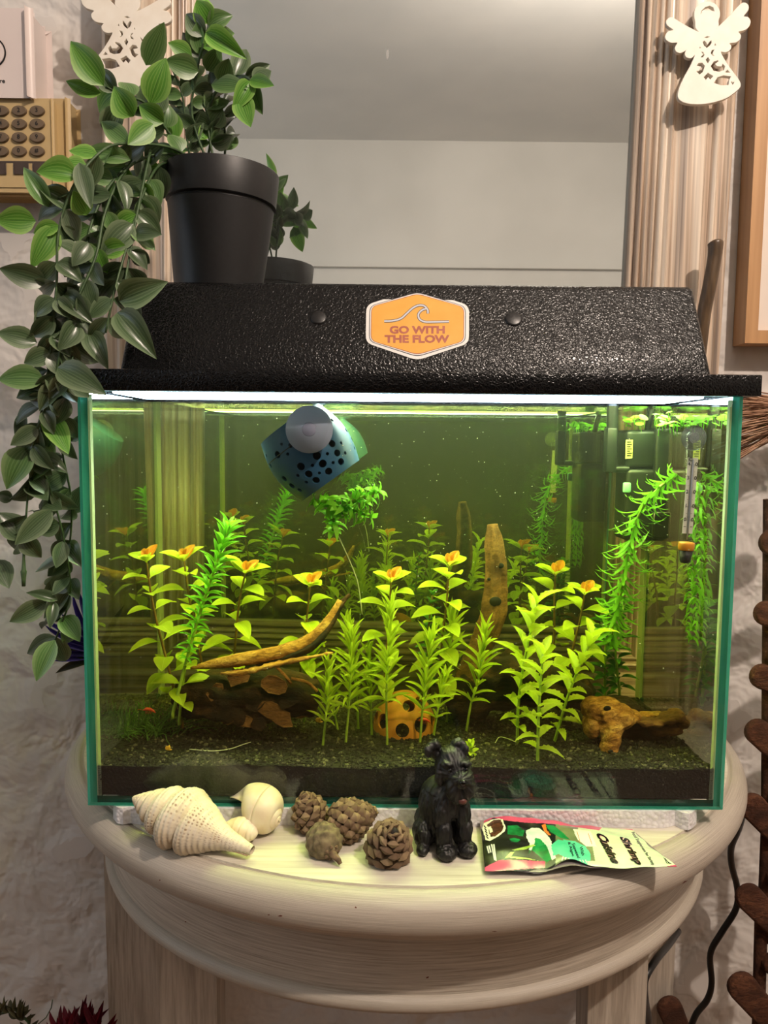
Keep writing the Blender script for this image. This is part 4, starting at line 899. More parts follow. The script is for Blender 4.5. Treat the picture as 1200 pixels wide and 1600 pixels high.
MB().lathe([(cr_, 0), (cr_*.95, .0012), (cr_*.5, .0035), (cr_*.45, .008), (.0001, .008)], cc, (0, 1, 0), 32).build('suction_cup', CUP2, t, 180)
MB().lathe([(cr_*.42, -.0008), (cr_*.42, .0002), (.0001, .0002)], cc, (0, 1, 0), 20).build('cup_boss', CUP2, t, 60)
# ================================================================== FILTER
t = thing('internal_filter', aY(1010, 845, .145), 'black internal filter hanging in the back right corner of the tank', 'filter')
FY = .136
def pbox(x0, y0, x1, y1, Ya, Yb, r=.002):
    a, c = aY(x0, y1, Ya), aY(x1, y0, Ya); return ((a.x, Ya, a.z), (c.x, Yb, c.z), r)
FIL = pm('filter_plastic', (26, 30, 30), (32, 36, 36), ns=80, rough=.35)
MB().rbox(*pbox(976, 733, 1043, 846, FY, .172, .004), 3).build('filter_body', FIL, t, 40)
MB().rbox(*pbox(977, 672, 1042, 732, FY+.001, .172, .004), 3).build('pump_head', FIL, t, 40)
MB().rbox(*pbox(1019, 668, 1048, 846, FY-.003, .166, .003), 3).build('side_casing', FIL, t, 40)
MB().rbox(*pbox(1020, 800, 1046, 842, FY-.0045, FY, .001), 1).build('grille', BLACK_PL, t, 40)
P = [aY(1011, 676, .150), aY(1015, 655, .150), aY(1020, 638, .150), aY(1024, 615, .150)]
MB().tube(P, .0028, 10).build('power_lead', BLACK_PL, t, 180)
P = [aY(957, 620, .140), aY(957, 660, .140), aY(956, 700, .140), aY(956, 728, .140)]
MB().tube(P, .0050, 16).build('outlet_pipe', FIL, t, 60)
MB().rbox(*pbox(947, 668, 966, 738, .1335, .1465, .002), 2).build('outlet_elbow', FIL, t, 40)
MB().tube([aY(953, 733, .140), aY(982, 733, .140)], .0030, 12).build('spray_arm', FIL, t, 60)
ft = bvh_of(MB().rbox(*pbox(976, 640, 1043, 860, FY+.001, .172, .001)).mesh('tmp', FIL, 0))
YEL = pm('filter_label_yellow', (228, 226, 120), (236, 234, 140), ns=30, rough=.5)
def onfil(x, y, o): return aY(x, y, FY+.001-o)
b = MB(); q = [onfil(978, 687, .0002), onfil(989, 687, .0002), onfil(988, 716, .0002), onfil(977, 717, .0002)]; b.add(q, [[0, 1, 2, 3]]); b.build('label', YEL, t, 0)
b = MB()
for i, (y_, w_) in enumerate([(690, 7), (693.5, 8), (697, 6), (700.5, 8), (704, 5), (707.5, 8), (711, 7)]):
    q = [onfil(979.5, y_, .0005), onfil(979.5+w_, y_, .0005), onfil(979.5+w_, y_+1.6, .0005), onfil(979.5, y_+1.6, .0005)]; b.add(q, [[0, 1, 2, 3]])
b.build('label_print', INK, t, 0)
MB().rbox(*pbox(974, 754, 987, 770, FY-.004, FY, .0015), 2).build('button', pm('pale_green_button', (150, 220, 190), rough=.4), t, 40)
# small animals
SHR = pm('red_shrimp', (200, 60, 34), (220, 90, 50), ns=300, rough=.4); SNL = pm('yellow_snail_shell', (214, 164, 40), (228, 184, 70), ns=200, rough=.4)
def shrimp(px, py, Y, lab):
    c = aY(px, py, Y); t = thing('shrimp', c, lab, 'shrimp'); P = [c+V((-.0045, 0, .0010)), c+V((-.002, 0, .0022)), c+V((.001, 0, .0020)), c+V((.0035, 0, .0006)), c+V((.005, 0, -.001))]
    MB().tube(P, [.0006, .0014, .0013, .0009, .0004], 8).build('body', SHR, t, 180)
    for k in range(4): MB().tube([c+V((-.002+.0013*k, -.0004, .001)), c+V((-.0024+.0013*k, -.0012, -.0014))], .00016, 4).build('leg', SHR, t, 180)
    MB().tube([c+V((-.0045, 0, .001)), c+V((-.007, -.001, .0022)), c+V((-.009, -.001, .0018))], .00014, 4).build('antenna', SHR, t, 180)
shrimp(233, 1112, .055, 'tiny red shrimp above the moss at far left'); shrimp(663, 1128, .062, 'tiny red shrimp sitting in the hole of the orange dome')
def snail(px, py, Y, r, lab):
    c = aY(px, py, Y); t = thing('snail', c, lab, 'snail'); b = MB()
    pts, rr_ = [], []
    for k in range(26):
        a = k*.55; g = r*(.12+.88*k/25); pts.append(c+V((g*.6*math.cos(a), -g*.15+(25-k)/25*r*-.5, g*.6*math.sin(a)))); rr_.append(g*.45)
    b.tube(pts, rr_, 8); b.build('shell', SNL, t, 180); MB().ell(c+V((r*.5, 0, -r*.7)), (r*.9, r*.4, r*.25)).build('foot', SNL, t, 180)
snail(497, 1124, .062, .0028, 'yellow snail at the foot of the front row plants'); snail(262, 1168, .032, .0024, 'small yellow snail on the soil in front of the moss')
b = MB()   # drifting specks and bubbles in the water
rs2 = random.Random(5)
for i in range(260):
    c = V((rs2.uniform(-.22, .22), rs2.choice([GT+.0012]*2+[rs2.uniform(.02, .15)]), rs2.uniform(.10, WT-.003))); r = rs2.uniform(.00022, .0005)
    vv, ff = unit_ico(1) if i == 0 else (vv, ff); b.add([(c.x+x*r, c.y+y*r, c.z+z*r) for x, y, z in vv], ff)
tag(b.build('drifting_specks', THREAD, None, 180, False), 'fine pale specks drifting in the tank water', 'specks', kind='stuff')
# ================================================================== SHELLS
def shell_mat(name, c1, c2, spot, su, sv, amt):
    m = M(name); c = m.coord('UV', (su, sv, 1)); v = m.n('ShaderNodeTexVoronoi', {'Vector': c, 'Scale': 1, 'Randomness': .35}).outputs[0]
    n1 = m.noise(m.coord('Object', (1, 1, 1)), 90, 3); n2 = m.noise(m.coord('UV', (3, 4, 1)), 1.3, 2)
    base = m.ramp(n1, [(.3, lin(c1)), (.7, lin(c2))])
    dots = m.ramp(v, [(.18, (1, 1, 1)), (.34, (0, 0, 0))]); k = m.n('ShaderNodeMath', {0: dots, 1: m.ramp(n2, [(.42, (0, 0, 0)), (.62, (1, 1, 1))])}, operation='MULTIPLY').outputs[0]
    k = m.n('ShaderNodeMath', {0: k, 1: amt}, operation='MULTIPLY').outputs[0]
    m.surf(m.bsdf(m.mix(k, base, lin(spot)), .42, 0, m.bump(v, .12, .0008), .5)); return m.m
SH1 = shell_mat('ribbed_cream_shell', (226, 212, 180), (240, 230, 206), (146, 108, 70), 46, 40, .8)
SH2 = shell_mat('smooth_cream_shell', (232, 214, 176), (244, 232, 206), (206, 160, 110), 6, 8, .25)
def whelk(A, B, rmax, prof, phase, cords=0, seed=0, sut=.16, n=140, ns=240, up=(0, 0, 1)):
    A, B = V(A), V(B); d = (B-A); L = d.length; d.normalize(); x, y, d = frame_of(d); b = MB()
    S = [p[0] for p in prof]; R = [p[1] for p in prof]
    def fn(u, v):
        th = u*2*math.pi; s = v; r = float(np.interp(s, S, R))*rmax
        ph = phase(s)
        if ph is not None:
            fr = (ph+u) % 1.0; fade = min(1, max(0, (.62-s)/.16)); r *= 1-sut*fade+sut*fade*1.25*math.sin(math.pi*min(1, fr*1.02))**.55
        if cords: r *= 1+.020*math.sin(s*cords*2*math.pi)*min(1, s*5)+.006*math.sin(th*46+s*5)*min(1, s*4)
        return A+d*(s*L)+x*(r*math.cos(th))+y*(r*math.sin(th))
    b.grid(fn, n, ns, 0, True); return b
t = thing('whelk_shell', aZ(300, 1318, TZ), 'large ribbed spiral seashell with a long canal, left of the other shells', 'seashell')
ph = lambda s: math.log(max(s, .004)/.40)/math.log(1.55)
A = aY(206, 1246, -.012); B_ = aY(394, 1329, -.050)
B_.z = max(B_.z, TZ+.004)
prof1 = [(0, .0), (.02, .10), (.10, .34), (.2, .60), (.30, .82), (.40, .98), (.48, 1.0), (.56, .92), (.64, .72), (.72, .50), (.80, .34), (.9, .24), (1, .15)]
b = whelk(A, B_, .0212, prof1, ph, 30, 0, .26); b.build('shell', SH1, t, 180)
t['label'] = 'large ribbed spiral seashell with a long canal, left of the other shells'
d = (B_-A).normalized(); c = A+d*((B_-A).length*.84)+V((0, -.003, -.0035))
P = [A+d*((B_-A).length*f)+V((.0, -.0035+.001*f, -.0030)) for f in (.70, .78, .88, .97)]
MB().tube(P, [.0012, .0026, .0022, .0012], 10, 0, True, .4).build('aperture', pm('shell_inside', (170, 140, 110), (196, 168, 136), rough=.4), t, 180)
# broken whelk, aperture up
t = thing('broken_whelk_shell', aZ(408, 1300, TZ), 'cream whelk shell with a broken pointed lip against the polystyrene', 'seashell')
A = aY(437, 1286, -.020); B_ = aY(396, 1262, -.010); d = B_-A; L = d.length; d.normalize(); x, y, d = frame_of(d)
b = MB(); NW = 3.4
xx = (V((0, 0, 1))-d*d.z).normalized(); yy = d.cross(xx)
def fw2(u, v):
    ph_ = v*NW*2*math.pi; k = math.exp((v-1)*NW*2*math.pi*.105); a = ph_-NW*2*math.pi+2.5; rad = .0100*k; tr = .0128*k; sp = (1-k)
    cen = B_-d*(sp*L*1.02)+(xx*math.cos(a)+yy*math.sin(a))*rad; th = u*2*math.pi; o_ = (xx*math.cos(a)+yy*math.sin(a)); e_ = 1+.40*max(0, math.cos(th-1.6))**2*max(0, v-.72)/.28
    return cen+(o_*math.cos(th)*(.85+.15*e_)+d*math.sin(th)*1.35*e_)*tr
b.grid(fw2, 40, 190, 0, True); me = b.mesh('shell', SH2, 180); me = eval_mods(me, [('SOLIDIFY', dict(thickness=.0007, offset=-1))]); me.shade_smooth(); link('shell', me, t)
t = thing('small_olive_shell', aZ(378, 1316, TZ), 'smallest cream shell tucked between the two whelk shells', 'seashell')
A = aY(403, 1303, -.030); B_ = aY(349, 1291, -.022)
whelk(A, B_, .0088, [(0, 0), (.03, .22), (.1, .5), (.2, .72), (.4, 1), (.6, .98), (.8, .7), (.93, .38), (1, .1)], lambda s: math.log(max(s, .01)/.25)/math.log(1.8), 0, 2, .10, 40, 70).build('shell', SH2, t, 180)
# ================================================================== PINE CONES
PC = pm('pine_scale', (84, 64, 46), (140, 112, 84), ns=180, rough=.7, bump=.5, bd=.0008); PC2 = pm('pine_scale_pale', (124, 100, 72), (172, 146, 112), ns=180, rough=.7, bump=.5, bd=.0008); PCC = pm('pine_core', (24, 16, 11), (36, 26, 18), ns=150, rough=.8)
def scale_me(mat, wide=1.0):
    b = MB(); vs_ = [(-.12, 0, -.06), (.12, 0, -.06), (.12, 0, .06), (-.12, 0, .06)]
    for yv, k in ((.74, .92), (.88, 1.0)):
        for q in range(8):
            a = q*math.pi/4; vs_.append((.5*wide*k*math.cos(a)*(1 if q % 2 == 0 else .80), yv-(.05 if q in (5, 6, 7) else 0), k*(.30*math.sin(a)*(1 if q % 2 == 0 else .86))+.06))
    for q in range(8):
        a = q*math.pi/4; vs_.append((.24*wide*math.cos(a), .97, .12*math.sin(a)+.07))
    vs_.append((0, 1.06, .10)); fs = [[0, 1, 2, 3], [0, 1, 4+7], [0, 4+7, 4+6, 4+5], [0, 4+5, 4+4, 3], [3, 4+4, 4+3], [3, 4+3, 4+2, 2], [2, 4+2, 4+1], [2, 4+1, 4, 1], [1, 4, 4+7]]
    for r_ in (4, 12): fs += [[r_+q, r_+(q+1) % 8, r_+8+(q+1) % 8, r_+8+q] for q in range(8)]
    fs += [[20+q, 20+(q+1) % 8, 28] for q in range(8)]; b.add(vs_, fs); return b.mesh('scale', mat, 30)
SCM = [scale_me(PC), scale_me(PC2), scale_me(PC, 1.15)]
def cone(name, label, base, tip, rmax, n, spread, slen, prof, wd=1.0, lift=.35):
    base, tip = V(base), V(tip); ax_ = tip-base; L = ax_.length; x, y, d = frame_of(ax_); t = thing(name, V(((base.x+tip.x)/2, (base.y+tip.y)/2, TZ)), label, 'pine cone', 'pine cones beside the dog figurine')
    del t['group']
    co = [(max(.0001, rmax*.5*math.sin(math.pi*min(1, .06+.9*k/8))**.7), L*k/8) for k in range(9)]; MB().lathe(co, base, d, 14).build('core', PCC, t, 180)
    for i in range(n):
        f = (i+.5)/n; a = i*2.39996; h = L*f; r = rmax*float(np.interp(f, [p[0] for p in prof], [p[1] for p in prof])); out = x*math.cos(a)+y*math.sin(a)
        el = spread[0]+(spread[1]-spread[0])*f**1.3; dr = (out*math.cos(el)+d*math.sin(el)).normalized(); LL_ = max(r*.9, slen*.55)
        w_ = slen*wd*(.62+.38*math.sin(math.pi*min(1, .2+.7*f)))*rnd(.92, 1.08); pb = base+d*(h-LL_*math.sin(el)*.7)+out*(r*.12); place(t, SCM[i % 3], pb, pb+dr*LL_, w_, d*math.cos(el)-out*math.sin(el), 'scale')
    return t
pr = [(0, .75), (.25, 1), (.55, .92), (.8, .62), (1, .2)]
cone('pine_cone', 'open pine cone leaning at the back left of the cluster', aY(490, 1292, -.010)+V((0, .002, 0)), aY(475, 1240, -.014), .0140, 64, (-.1, 1.0), .0070, pr)
cone('pine_cone', 'open pine cone lying on its side in the middle of the cluster', aY(520, 1290, -.022), aY(588, 1266, -.020), .0155, 84, (-.1, 1.0), .0070, pr)
cone('pine_cone', 'wide open pine cone in front, nearest the dog figurine', aY(602, 1342, -.046)+V((0, .006, 0)), aY(617, 1298, -.066), .0162, 58, (-.25, .95), .0090, [(0, .8), (.3, 1), (.6, .92), (.85, .66), (1, .3)])
# closed cone with stalk
t = thing('closed_pine_cone', aZ(506, 1338, TZ), 'small closed brown cone with a stubby stalk, in front of the open cones', 'pine cone')
A = aY(494, 1296, -.030); B_ = aY(520, 1334, -.052); L = (B_-A).length; x, y, d = frame_of(B_-A); b = MB()
def fcone(u, v):
    th = u*2*math.pi; r = .0122*float(np.interp(v, [0, .04, .2, .45, .7, .85, .93, 1], [0, .42, .82, 1, .92, .66, .42, .22])); k = 1+.045*math.sin(5*th+v*26)+.045*math.sin(-8*th+v*24); return A+d*(v*L)+(x*math.cos(th)+y*math.sin(th))*(r*k)
b.grid(fcone, 60, 60); b.build('body', pm('closed_cone', (92, 80, 58), (126, 110, 82), ns=260, rough=.8, bump=.4, bd=.001), t, 180)
MB().tube([B_-d*.002, B_+d*.002, aY(529, 1344, -.056), aY(532, 1350, -.057)], [.0034, .0024, .0018, .0013], 10).build('stalk', PC, t, 180)
for k in range(7):
    a = k*.9; o = x*math.cos(a)+y*math.sin(a); p = B_-d*.003+o*.0036; place(t, SCM[0], p-d*.002, p+d*.0030+o*.0006, .0030, o, 'scale')
# ================================================================== DOG FIGURINE
DB = V((.0262, -.0305, TZ)); t = thing('dog_figurine', DB, 'small black carved terrier figurine sitting in front of the aquarium', 'figurine'); mmv = .001
def dpt(x, y, z): return DB+V((x, y, z))*mmv
b = MB()
for c, r in [((-5, 5, 27), (13.5, 14, 22)), ((-6, 8, 15), (15, 15, 14.5)), ((0, -2, 34), (13, 12, 15)), ((3, 0, 48), (10.5, 10, 10)), ((4, -2, 58), (12.2, 11.5, 12.5)), ((3.5, -1, 65), (9.5, 9, 7)),
             ((9, -11, 54), (8.5, 9, 6.5)), ((4.5, -12, 47), (6.2, 6.5, 9)), ((13, -12, 48), (5.8, 6.5, 9)), ((8.5, -11, 42), (7, 6.5, 6.5)), ((9.2, -19.5, 54.5), (3.1, 2.6, 2.5)),
             ((0, -10.5, 63), (4.6, 3.0, 2.2)), ((11.5, -10, 63.5), (4.6, 3.0, 2.2)), ((-5, -7, 55), (3.6, 4, 8)),
             ((-15, 2, 10), (7.5, 13, 11)), ((11.5, 6, 10), (7.5, 12, 11)), ((-16, -10, 3.6), (4.5, 6, 3.6)),
             ((-3.5, -9, 27), (6.2, 6, 12)), ((-2, -11, 14), (5.6, 5.6, 12)), ((-.5, -15, 4.4), (7.4, 8.6, 5.0)),
             ((10.5, -7, 27), (5.6, 5.6, 12)), ((12, -8, 14), (5.2, 5.2, 12)), ((14, -11.5, 4.6), (6.8, 7.8, 5.0)),
             ((-8, 2, 68.5), (4.2, 4.2, 7)), ((-9.8, -1, 71.5), (4.8, 2.3, 3.4)), ((-13, -3.4, 69), (2.6, 1.8, 4.6)), ((7.0, 2, 71), (4.5, 3.8, 6)), ((9.2, -1.5, 73), (4.4, 2.2, 3.2)), ((11.8, -4, 69.8), (2.6, 1.8, 5))]:
    b.ell(dpt(*c), [q*mmv for q in r], None, 20, 14)
me = b.mesh('dog', BLACK_PL, 180); me = eval_mods(me, [('REMESH', dict(mode='VOXEL', voxel_size=.00062)), ('SMOOTH', dict(factor=.5, iterations=3))])
co = np.zeros(len(me.vertices)*3); me.vertices.foreach_get('co', co); co = co.reshape(-1, 3); nr = np.zeros_like(co).ravel(); me.vertices.foreach_get('normal', nr); nr = nr.reshape(-1, 3)
hc = np.array(dpt(7, -9, 56))
for i in range(len(co)):
    p = V(co[i]); q = (p-DB)/mmv
    if q.z > 40:   # hair radiates from the face
        e_ = V((q.x-7, q.y+9, q.z-57)); a = math.atan2(e_.z, e_.x); f = noise.noise(V((a*5.5, e_.length*.10, q.y*.10)))*.9+.35*noise.noise(V((a*13, e_.length*.2, 3)))
    else: f = noise.noise(V((q.x*.55, q.y*.55, q.z*.10)))*.75+.5*noise.noise(V((q.x*1.1, q.y*1.1, q.z*.2)))
    k = .75 if q.z > 8 else .4
    co[i] += nr[i]*f*.0017*k
co[:, 2] = np.maximum(co[:, 2], TZ+.0001)
me.vertices.foreach_set('co', co.ravel()); me.materials.clear(); me.update()
DOG = pm('black_carved_resin', (10, 10, 10), (22, 20, 19), ns=420, rough=.5, bump=.5, bd=.0008, scale=(1, 1, .35)); me.materials.append(DOG); me.shade_smooth(); link('dog_body', me, t)
EYE = pm('eye_gloss', (8, 8, 8), ns=9, rough=.12)
for ex_ in ((1.2, -12.2, 59.5), (12.2, -12.0, 60)): MB().ell(dpt(*ex_), (.0015, .0012, .0015)).build('eye', EYE, t, 180)
MB().ell(dpt(9.2, -21, 55), (.0026, .0018, .0020)).build('nose', EYE, t, 180)
MB().ell(dpt(9.5, -16.6, 40.2), (.0028, .0018, .0022), Matrix.Rotation(.3, 3, 'X')).build('tongue', pm('dull_red_tongue', (84, 44, 36), (100, 54, 44), ns=100, rough=.4), t, 180)
# ================================================================== FOOD SACHET
def spro(P):
    dd = V(P)-CAM_O; z = dd.dot(CF); return 600+FPX*dd.dot(CR)/z, 800-FPX*dd.dot(CU)/z
pz = TZ+.0015
c00, c10, c11, c01 = aZ(758, 1361, TZ+.0040), aZ(1058, 1354, TZ+.0075), aZ(988, 1296, TZ+.0025), aY(750, 1281, -.0045)
t = thing('food_sachet', aZ(890, 1345, TZ), 'crumpled glossy fish food sachet, black green and cream, lying right of the dog', 'sachet')
def sach(u, v, under=0):
    p = (c00*(1-u)+c10*u)*(1-v)+(c01*(1-u)+c11*u)*v
    z = .0045*math.sin(math.pi*u)**.8*math.sin(math.pi*v)**.7*(1+.35*math.sin(7*u+2*v))
    z += .0050*math.exp(-((u-.44)/.10)**2)*(1-v)**1.3-.0030*math.exp(-((u-.30)/.10)**2)*(1-v)
    z += .0042*math.exp(-((u-.28)/.30)**2)*v**2*max(0, 1-abs(u-.3)**4*12)-.003*v**2*math.exp(-(u/.05)**2)
    z += .0012*math.sin(9*u+3*v)*math.sin(math.pi*v)+.0010*noise.noise(V((u*9, v*5, 1)))
    q = p+V((0, 0, z)); q.y -= .0035*math.exp(-((u-.44)/.10)**2)*(1-v)*-1
    if under: q = p+V((0, .0003, -.0004-.0022*math.sin(math.pi*u)*math.sin(math.pi*v)+min(z, .006)*.55*(1-v)))
    q.z = max(q.z, TZ+.0006); return q
b = MB(); NU, NV = 220, 110; b.grid(sach, NU, NV); fm = b.mesh('front', BLACK_PL, 180, False)
pts_ = [spro(v) for v in b.v]
def inpoly(x, y, poly):
    r = False; j = len(poly)-1
    for i in range(len(poly)):
        xi, yi = poly[i]; xj, yj = poly[j]
        if (yi > y) != (yj > y) and x < (xj-xi)*(y-yi)/(yj-yi)+xi: r = not r
        j = i
    return r
def z1(*p): return [(745+a/7.5, 1265+c/7.5) for a, c in p]
def z2(*p): return [(880+a/6.316, 1275+c/6.316) for a, c in p]
def gloss(name, c1, c2=None, ns=40, sc=(1, 1, 1)):
    return pm(name, c1, c2, sc, ns, .22, .12, .0008, 160, spec=.6)
FM = [gloss('foil_black', (14, 14, 14), (26, 26, 25), 1, (30, 900, 60)), gloss('foil_pink', (206, 70, 112), (216, 84, 124)), gloss('foil_cream', (226, 232, 196), (206, 228, 188), 1, (8, 420, 60)), gloss('foil_green', (12, 92, 44), (34, 150, 80), 110), gloss('foil_pale', (196, 224, 212), (226, 238, 230), 120), gloss('foil_teal', (72, 190, 150), (104, 208, 172), 60), gloss('foil_orange', (226, 110, 40), (236, 130, 60), 60), gloss('foil_lime', (140, 176, 60), (200, 214, 130), 140), gloss('foil_olive', (96, 108, 72), (130, 140, 100), 60), gloss('foil_paper', (238, 238, 218), (242, 242, 226), 20), gloss('foil_brown', (60, 34, 22), (96, 60, 42), 380)]
zones = [  # painter's order, last wins
 (2, [(905, 1270), (1080, 1270), (1080, 1380), (865, 1380), (900, 1330)]),
 (8, [(868, 1283), (900, 1286), (902, 1304), (925, 1318), (930, 1345), (880, 1345), (868, 1320)]),
 (3, z1((360, 190), (470, 180), (560, 250), (540, 310), (360, 290))), (3, z1((385, 340), (440, 330), (510, 350), (480, 385), (400, 375))),
 (3, z1((800, 175), (900, 185), (1010, 270), (1090, 350), (980, 330), (860, 260))), (3, z1((660, 300), (760, 330), (860, 440), (900, 560), (820, 620), (730, 540), (640, 470), (600, 530), (640, 420))),
 (4, z1((575, 250), (640, 215), (730, 215), (800, 270), (860, 340), (900, 450), (925, 570), (880, 590), (850, 500), (770, 400), (690, 370), (660, 420), (640, 480), (610, 470), (620, 400), (585, 330))),
 (3, z1((680, 330), (740, 340), (830, 440), (860, 560), (820, 610), (740, 520), (680, 430))),
 (7, z1((420, 470), (540, 440), (660, 410), (690, 420), (560, 470), (440, 480))), (7, z1((330, 570), (390, 500), (440, 495), (400, 550), (560, 560), (730, 600), (560, 580), (380, 565))),
 (6, z1((760, 180), (805, 165), (820, 240), (870, 300), (840, 300), (790, 250))),
 (5, z1((870, 420), (950, 350), (1060, 370), (1200, 440), (1270, 520), (1300, 640), (1190, 640), (960, 520), (900, 540))),
 (5, z2((0, 230), (120, 250), (220, 300), (270, 370), (270, 440), (200, 450), (0, 400))),
 (9, z2((95, 125), (270, 150), (330, 300), (230, 300), (140, 230))),
 (1, z1((-60, 330), (-60, 60), (190, 60), (1300, 60), (1300, 196), (830, 165), (560, 152), (330, 125), (200, 95), (60, 170), (40, 240))),
 (1, z2((-40, 20), (700, 90), (700, 142), (600, 130), (385, 112), (355, 142), (0, 92), (-40, 92))),
 (1, z2((640, 552), (760, 540), (1080, 486), (1150, 470), (1150, 530), (770, 600))),
 (1, z1((60, 700), (150, 645), (270, 590), (480, 590), (800, 606), (800, 680), (60, 730))),
 (9, z1((52, 190), (70, 165), (170, 120), (260, 104), (305, 115), (338, 215), (325, 255), (240, 320), (150, 368), (105, 355))),
 (10, z1((120, 175), (200, 120), (280, 115), (315, 200), (300, 250), (220, 315), (160, 322))),
 (9, z1((135, 205), (168, 195), (185, 260), (150, 278)))]
mi = []
for f in b.f:
    x = sum(pts_[i][0] for i in f)/4; y = sum(pts_[i][1] for i in f)/4; m_ = 0
    if x > 868 and y < 1400: m_ = 8
    if x > 905: m_ = 2
    for k, pl in zones:
        if inpoly(x, y, pl): m_ = k
    mi.append(m_)
b.m = mi; o = b.build('printed_front', FM, t, 180, False)
BK = gloss('foil_back_grey', (120, 112, 112), (140, 130, 130), 30)
bk = MB(); bk.grid(lambda u, v: sach(u, v, 1), 60, 30); bk.build('back_foil', BK, t, 180, False)
sb_ = bvh_of(fm)
def onsach(px, py, off=.0004):
    d = ray(px, py).normalized(); h = sb_.ray_cast(CAM_O, d)
    if h[0] is None: return None
    return h[0]-d*off
def sdecal(name, vs2, fs, mat, off=.0005):
    P = [onsach(*p, off) for p in vs2]; ok = [f for f in fs if all(P[i] is not None for i in f)]
    bb = MB(); bb.add([p if p is not None else (0, 0, TZ) for p in P], ok); bb.build(name, mat, t, 0, False)
def stext(s, start, end, upv, bold, mat, name='lettering', off=.0005, italic=0):
    """text laid from px start to px end, upv is the px vector of the letter height"""
    tv, tf = text2d(s, 1, bold); xs_ = [p[0] for p in tv]; ys_ = [p[1] for p in tv]; x0_, x1_, y0_, y1_ = min(xs_), max(xs_), min(ys_), max(ys_); st_, en = np.array(start), np.array(end); uu = np.array(upv)
    sdecal(name, [tuple(st_+(en-st_)*((p[0]-x0_)/(x1_-x0_)+italic*(p[1]-y0_)/(y1_-y0_))+uu*((p[1]-y0_)/(y1_-y0_))) for p in tv], tf, mat, off)
PINKI = gloss('pink_ink', (222, 150, 160)); BLK = gloss('black_letter_ink', (16, 12, 12)); WHT = gloss('white_letter_ink', (226, 226, 220)); REDI = gloss('red_line_ink', (206, 96, 60))
for off, bo, mt in ((.0005, .075, PINKI), (.0008, .05, BLK)):
    stext('Shrimp', (963, 1306), (989, 1349), (19, 4), bo, mt, 'lettering', off); stext('Cuisine', (929, 1300), (955, 1347), (18, 5), bo, mt, 'lettering', off)
stext('Food Supplement for Shrimp', (985, 1301), (1018, 1352), (6, -1.5), .02, BLK)
stext('With', (905, 1323), (909, 1337), (5, -1), .01, BLK); stext('Seaweed', (893, 1318), (902, 1341), (5, -1), .01, BLK); stext('& Algae', (886, 1316), (893, 1338), (5, -1), .01, BLK)
def line(p, q, w_, mat, name='print_line', n=10):
    pts = [tuple(np.array(p)+(np.array(q)-np.array(p))*k/n) for k in range(n+1)]; v_, f_ = ribbon(pts, w_); sdecal(name, v_, f_, mat)
line((901.5, 1299), (906, 1314), .8, REDI); line((919, 1302), (925, 1319), .8, REDI)
for i, (p, q) in enumerate([((768, 1319), (773, 1344)), ((771.5, 1319), (775, 1345)), ((761, 1322), (764, 1333)), ((764, 1321), (767, 1332))]): line(p, q, 2.2, WHT)
for i in range(5): line((756.2+i*.9, 1290+i*4.2), (759.5+i*.9, 1293.6+i*4.2), 1.6, BLK, 'print_line', 3)
for k in range(9): line((878+k*4.6, 1345-k*.2), (880+k*4.6, 1338+k*1.3), 1.4, WHT, 'print_line', 4)
for i in range(3): line((1035+i*4, 1336+i*5), (1043+i*3, 1350), .9, BLK, 'print_line', 4)
# ================================================================== ANGELS
AO = [(640, 325), (700, 270), (790, 180), (870, 90), (920, 55), (962, 80), (960, 130), (915, 190), (960, 200), (985, 240), (970, 290), (930, 325), (865, 345), (890, 380), (880, 420), (840, 450), (775, 460), (795, 490), (780, 530), (735, 550), (690, 545), (720, 610), (770, 690), (830, 770), (880, 840), (885, 895), (830, 950), (740, 1010), (600, 1055), (460, 1070), (350, 1060), (290, 1030), (270, 985), (290, 900), (340, 790), (400, 680), (440, 575), (400, 612), (350, 600), (340, 560), (355, 530), (300, 560), (255, 550), (240, 510), (265, 460), (200, 460), (150, 430), (145, 390), (175, 350), (225, 335), (165, 290), (152, 250), (175, 220), (215, 215), (290, 260), (380, 310), (475, 355), (445, 310), (440, 250), (430, 190), (440, 120), (490, 70), (560, 50), (630, 70), (675, 130), (680, 190), (665, 240), (668, 290)]
AH = [[(485, 190), (495, 140), (530, 105), (580, 85), (620, 105), (635, 150), (560, 135), (510, 150)], [(510, 450), (530, 435), (550, 455), (560, 475), (580, 445), (600, 430), (605, 460), (585, 490), (555, 515), (525, 490)], [(520, 410), (555, 390), (595, 400), (555, 415)],
 [(490, 545), (520, 550), (535, 580), (520, 605), (490, 612), (500, 590), (515, 575)], [(640, 520), (600, 530), (590, 565), (610, 590), (640, 595), (615, 570), (625, 540)], [(565, 595), (590, 630), (565, 670), (540, 630)],
 [(470, 660), (510, 655), (540, 690), (520, 750), (485, 780), (445, 745), (480, 735), (495, 700), (450, 690)], [(660, 630), (620, 645), (590, 690), (620, 740), (680, 750), (730, 730), (740, 690), (710, 660), (700, 690), (660, 690), (640, 670), (680, 640)],
 [(565, 755), (625, 790), (590, 830), (570, 805), (545, 835), (520, 800)], [(760, 720), (795, 760), (730, 755)], [(620, 860), (660, 800), (720, 780), (800, 790), (780, 830), (775, 880), (700, 885)], [(790, 845), (805, 838), (815, 850), (825, 838), (832, 855), (812, 880)], [(475, 520), (485, 490), (500, 515)], [(625, 490), (635, 455), (650, 485)]]
ANG = pm('white_painted_wood', (238, 230, 216), (244, 238, 226), ns=60, rough=.55)
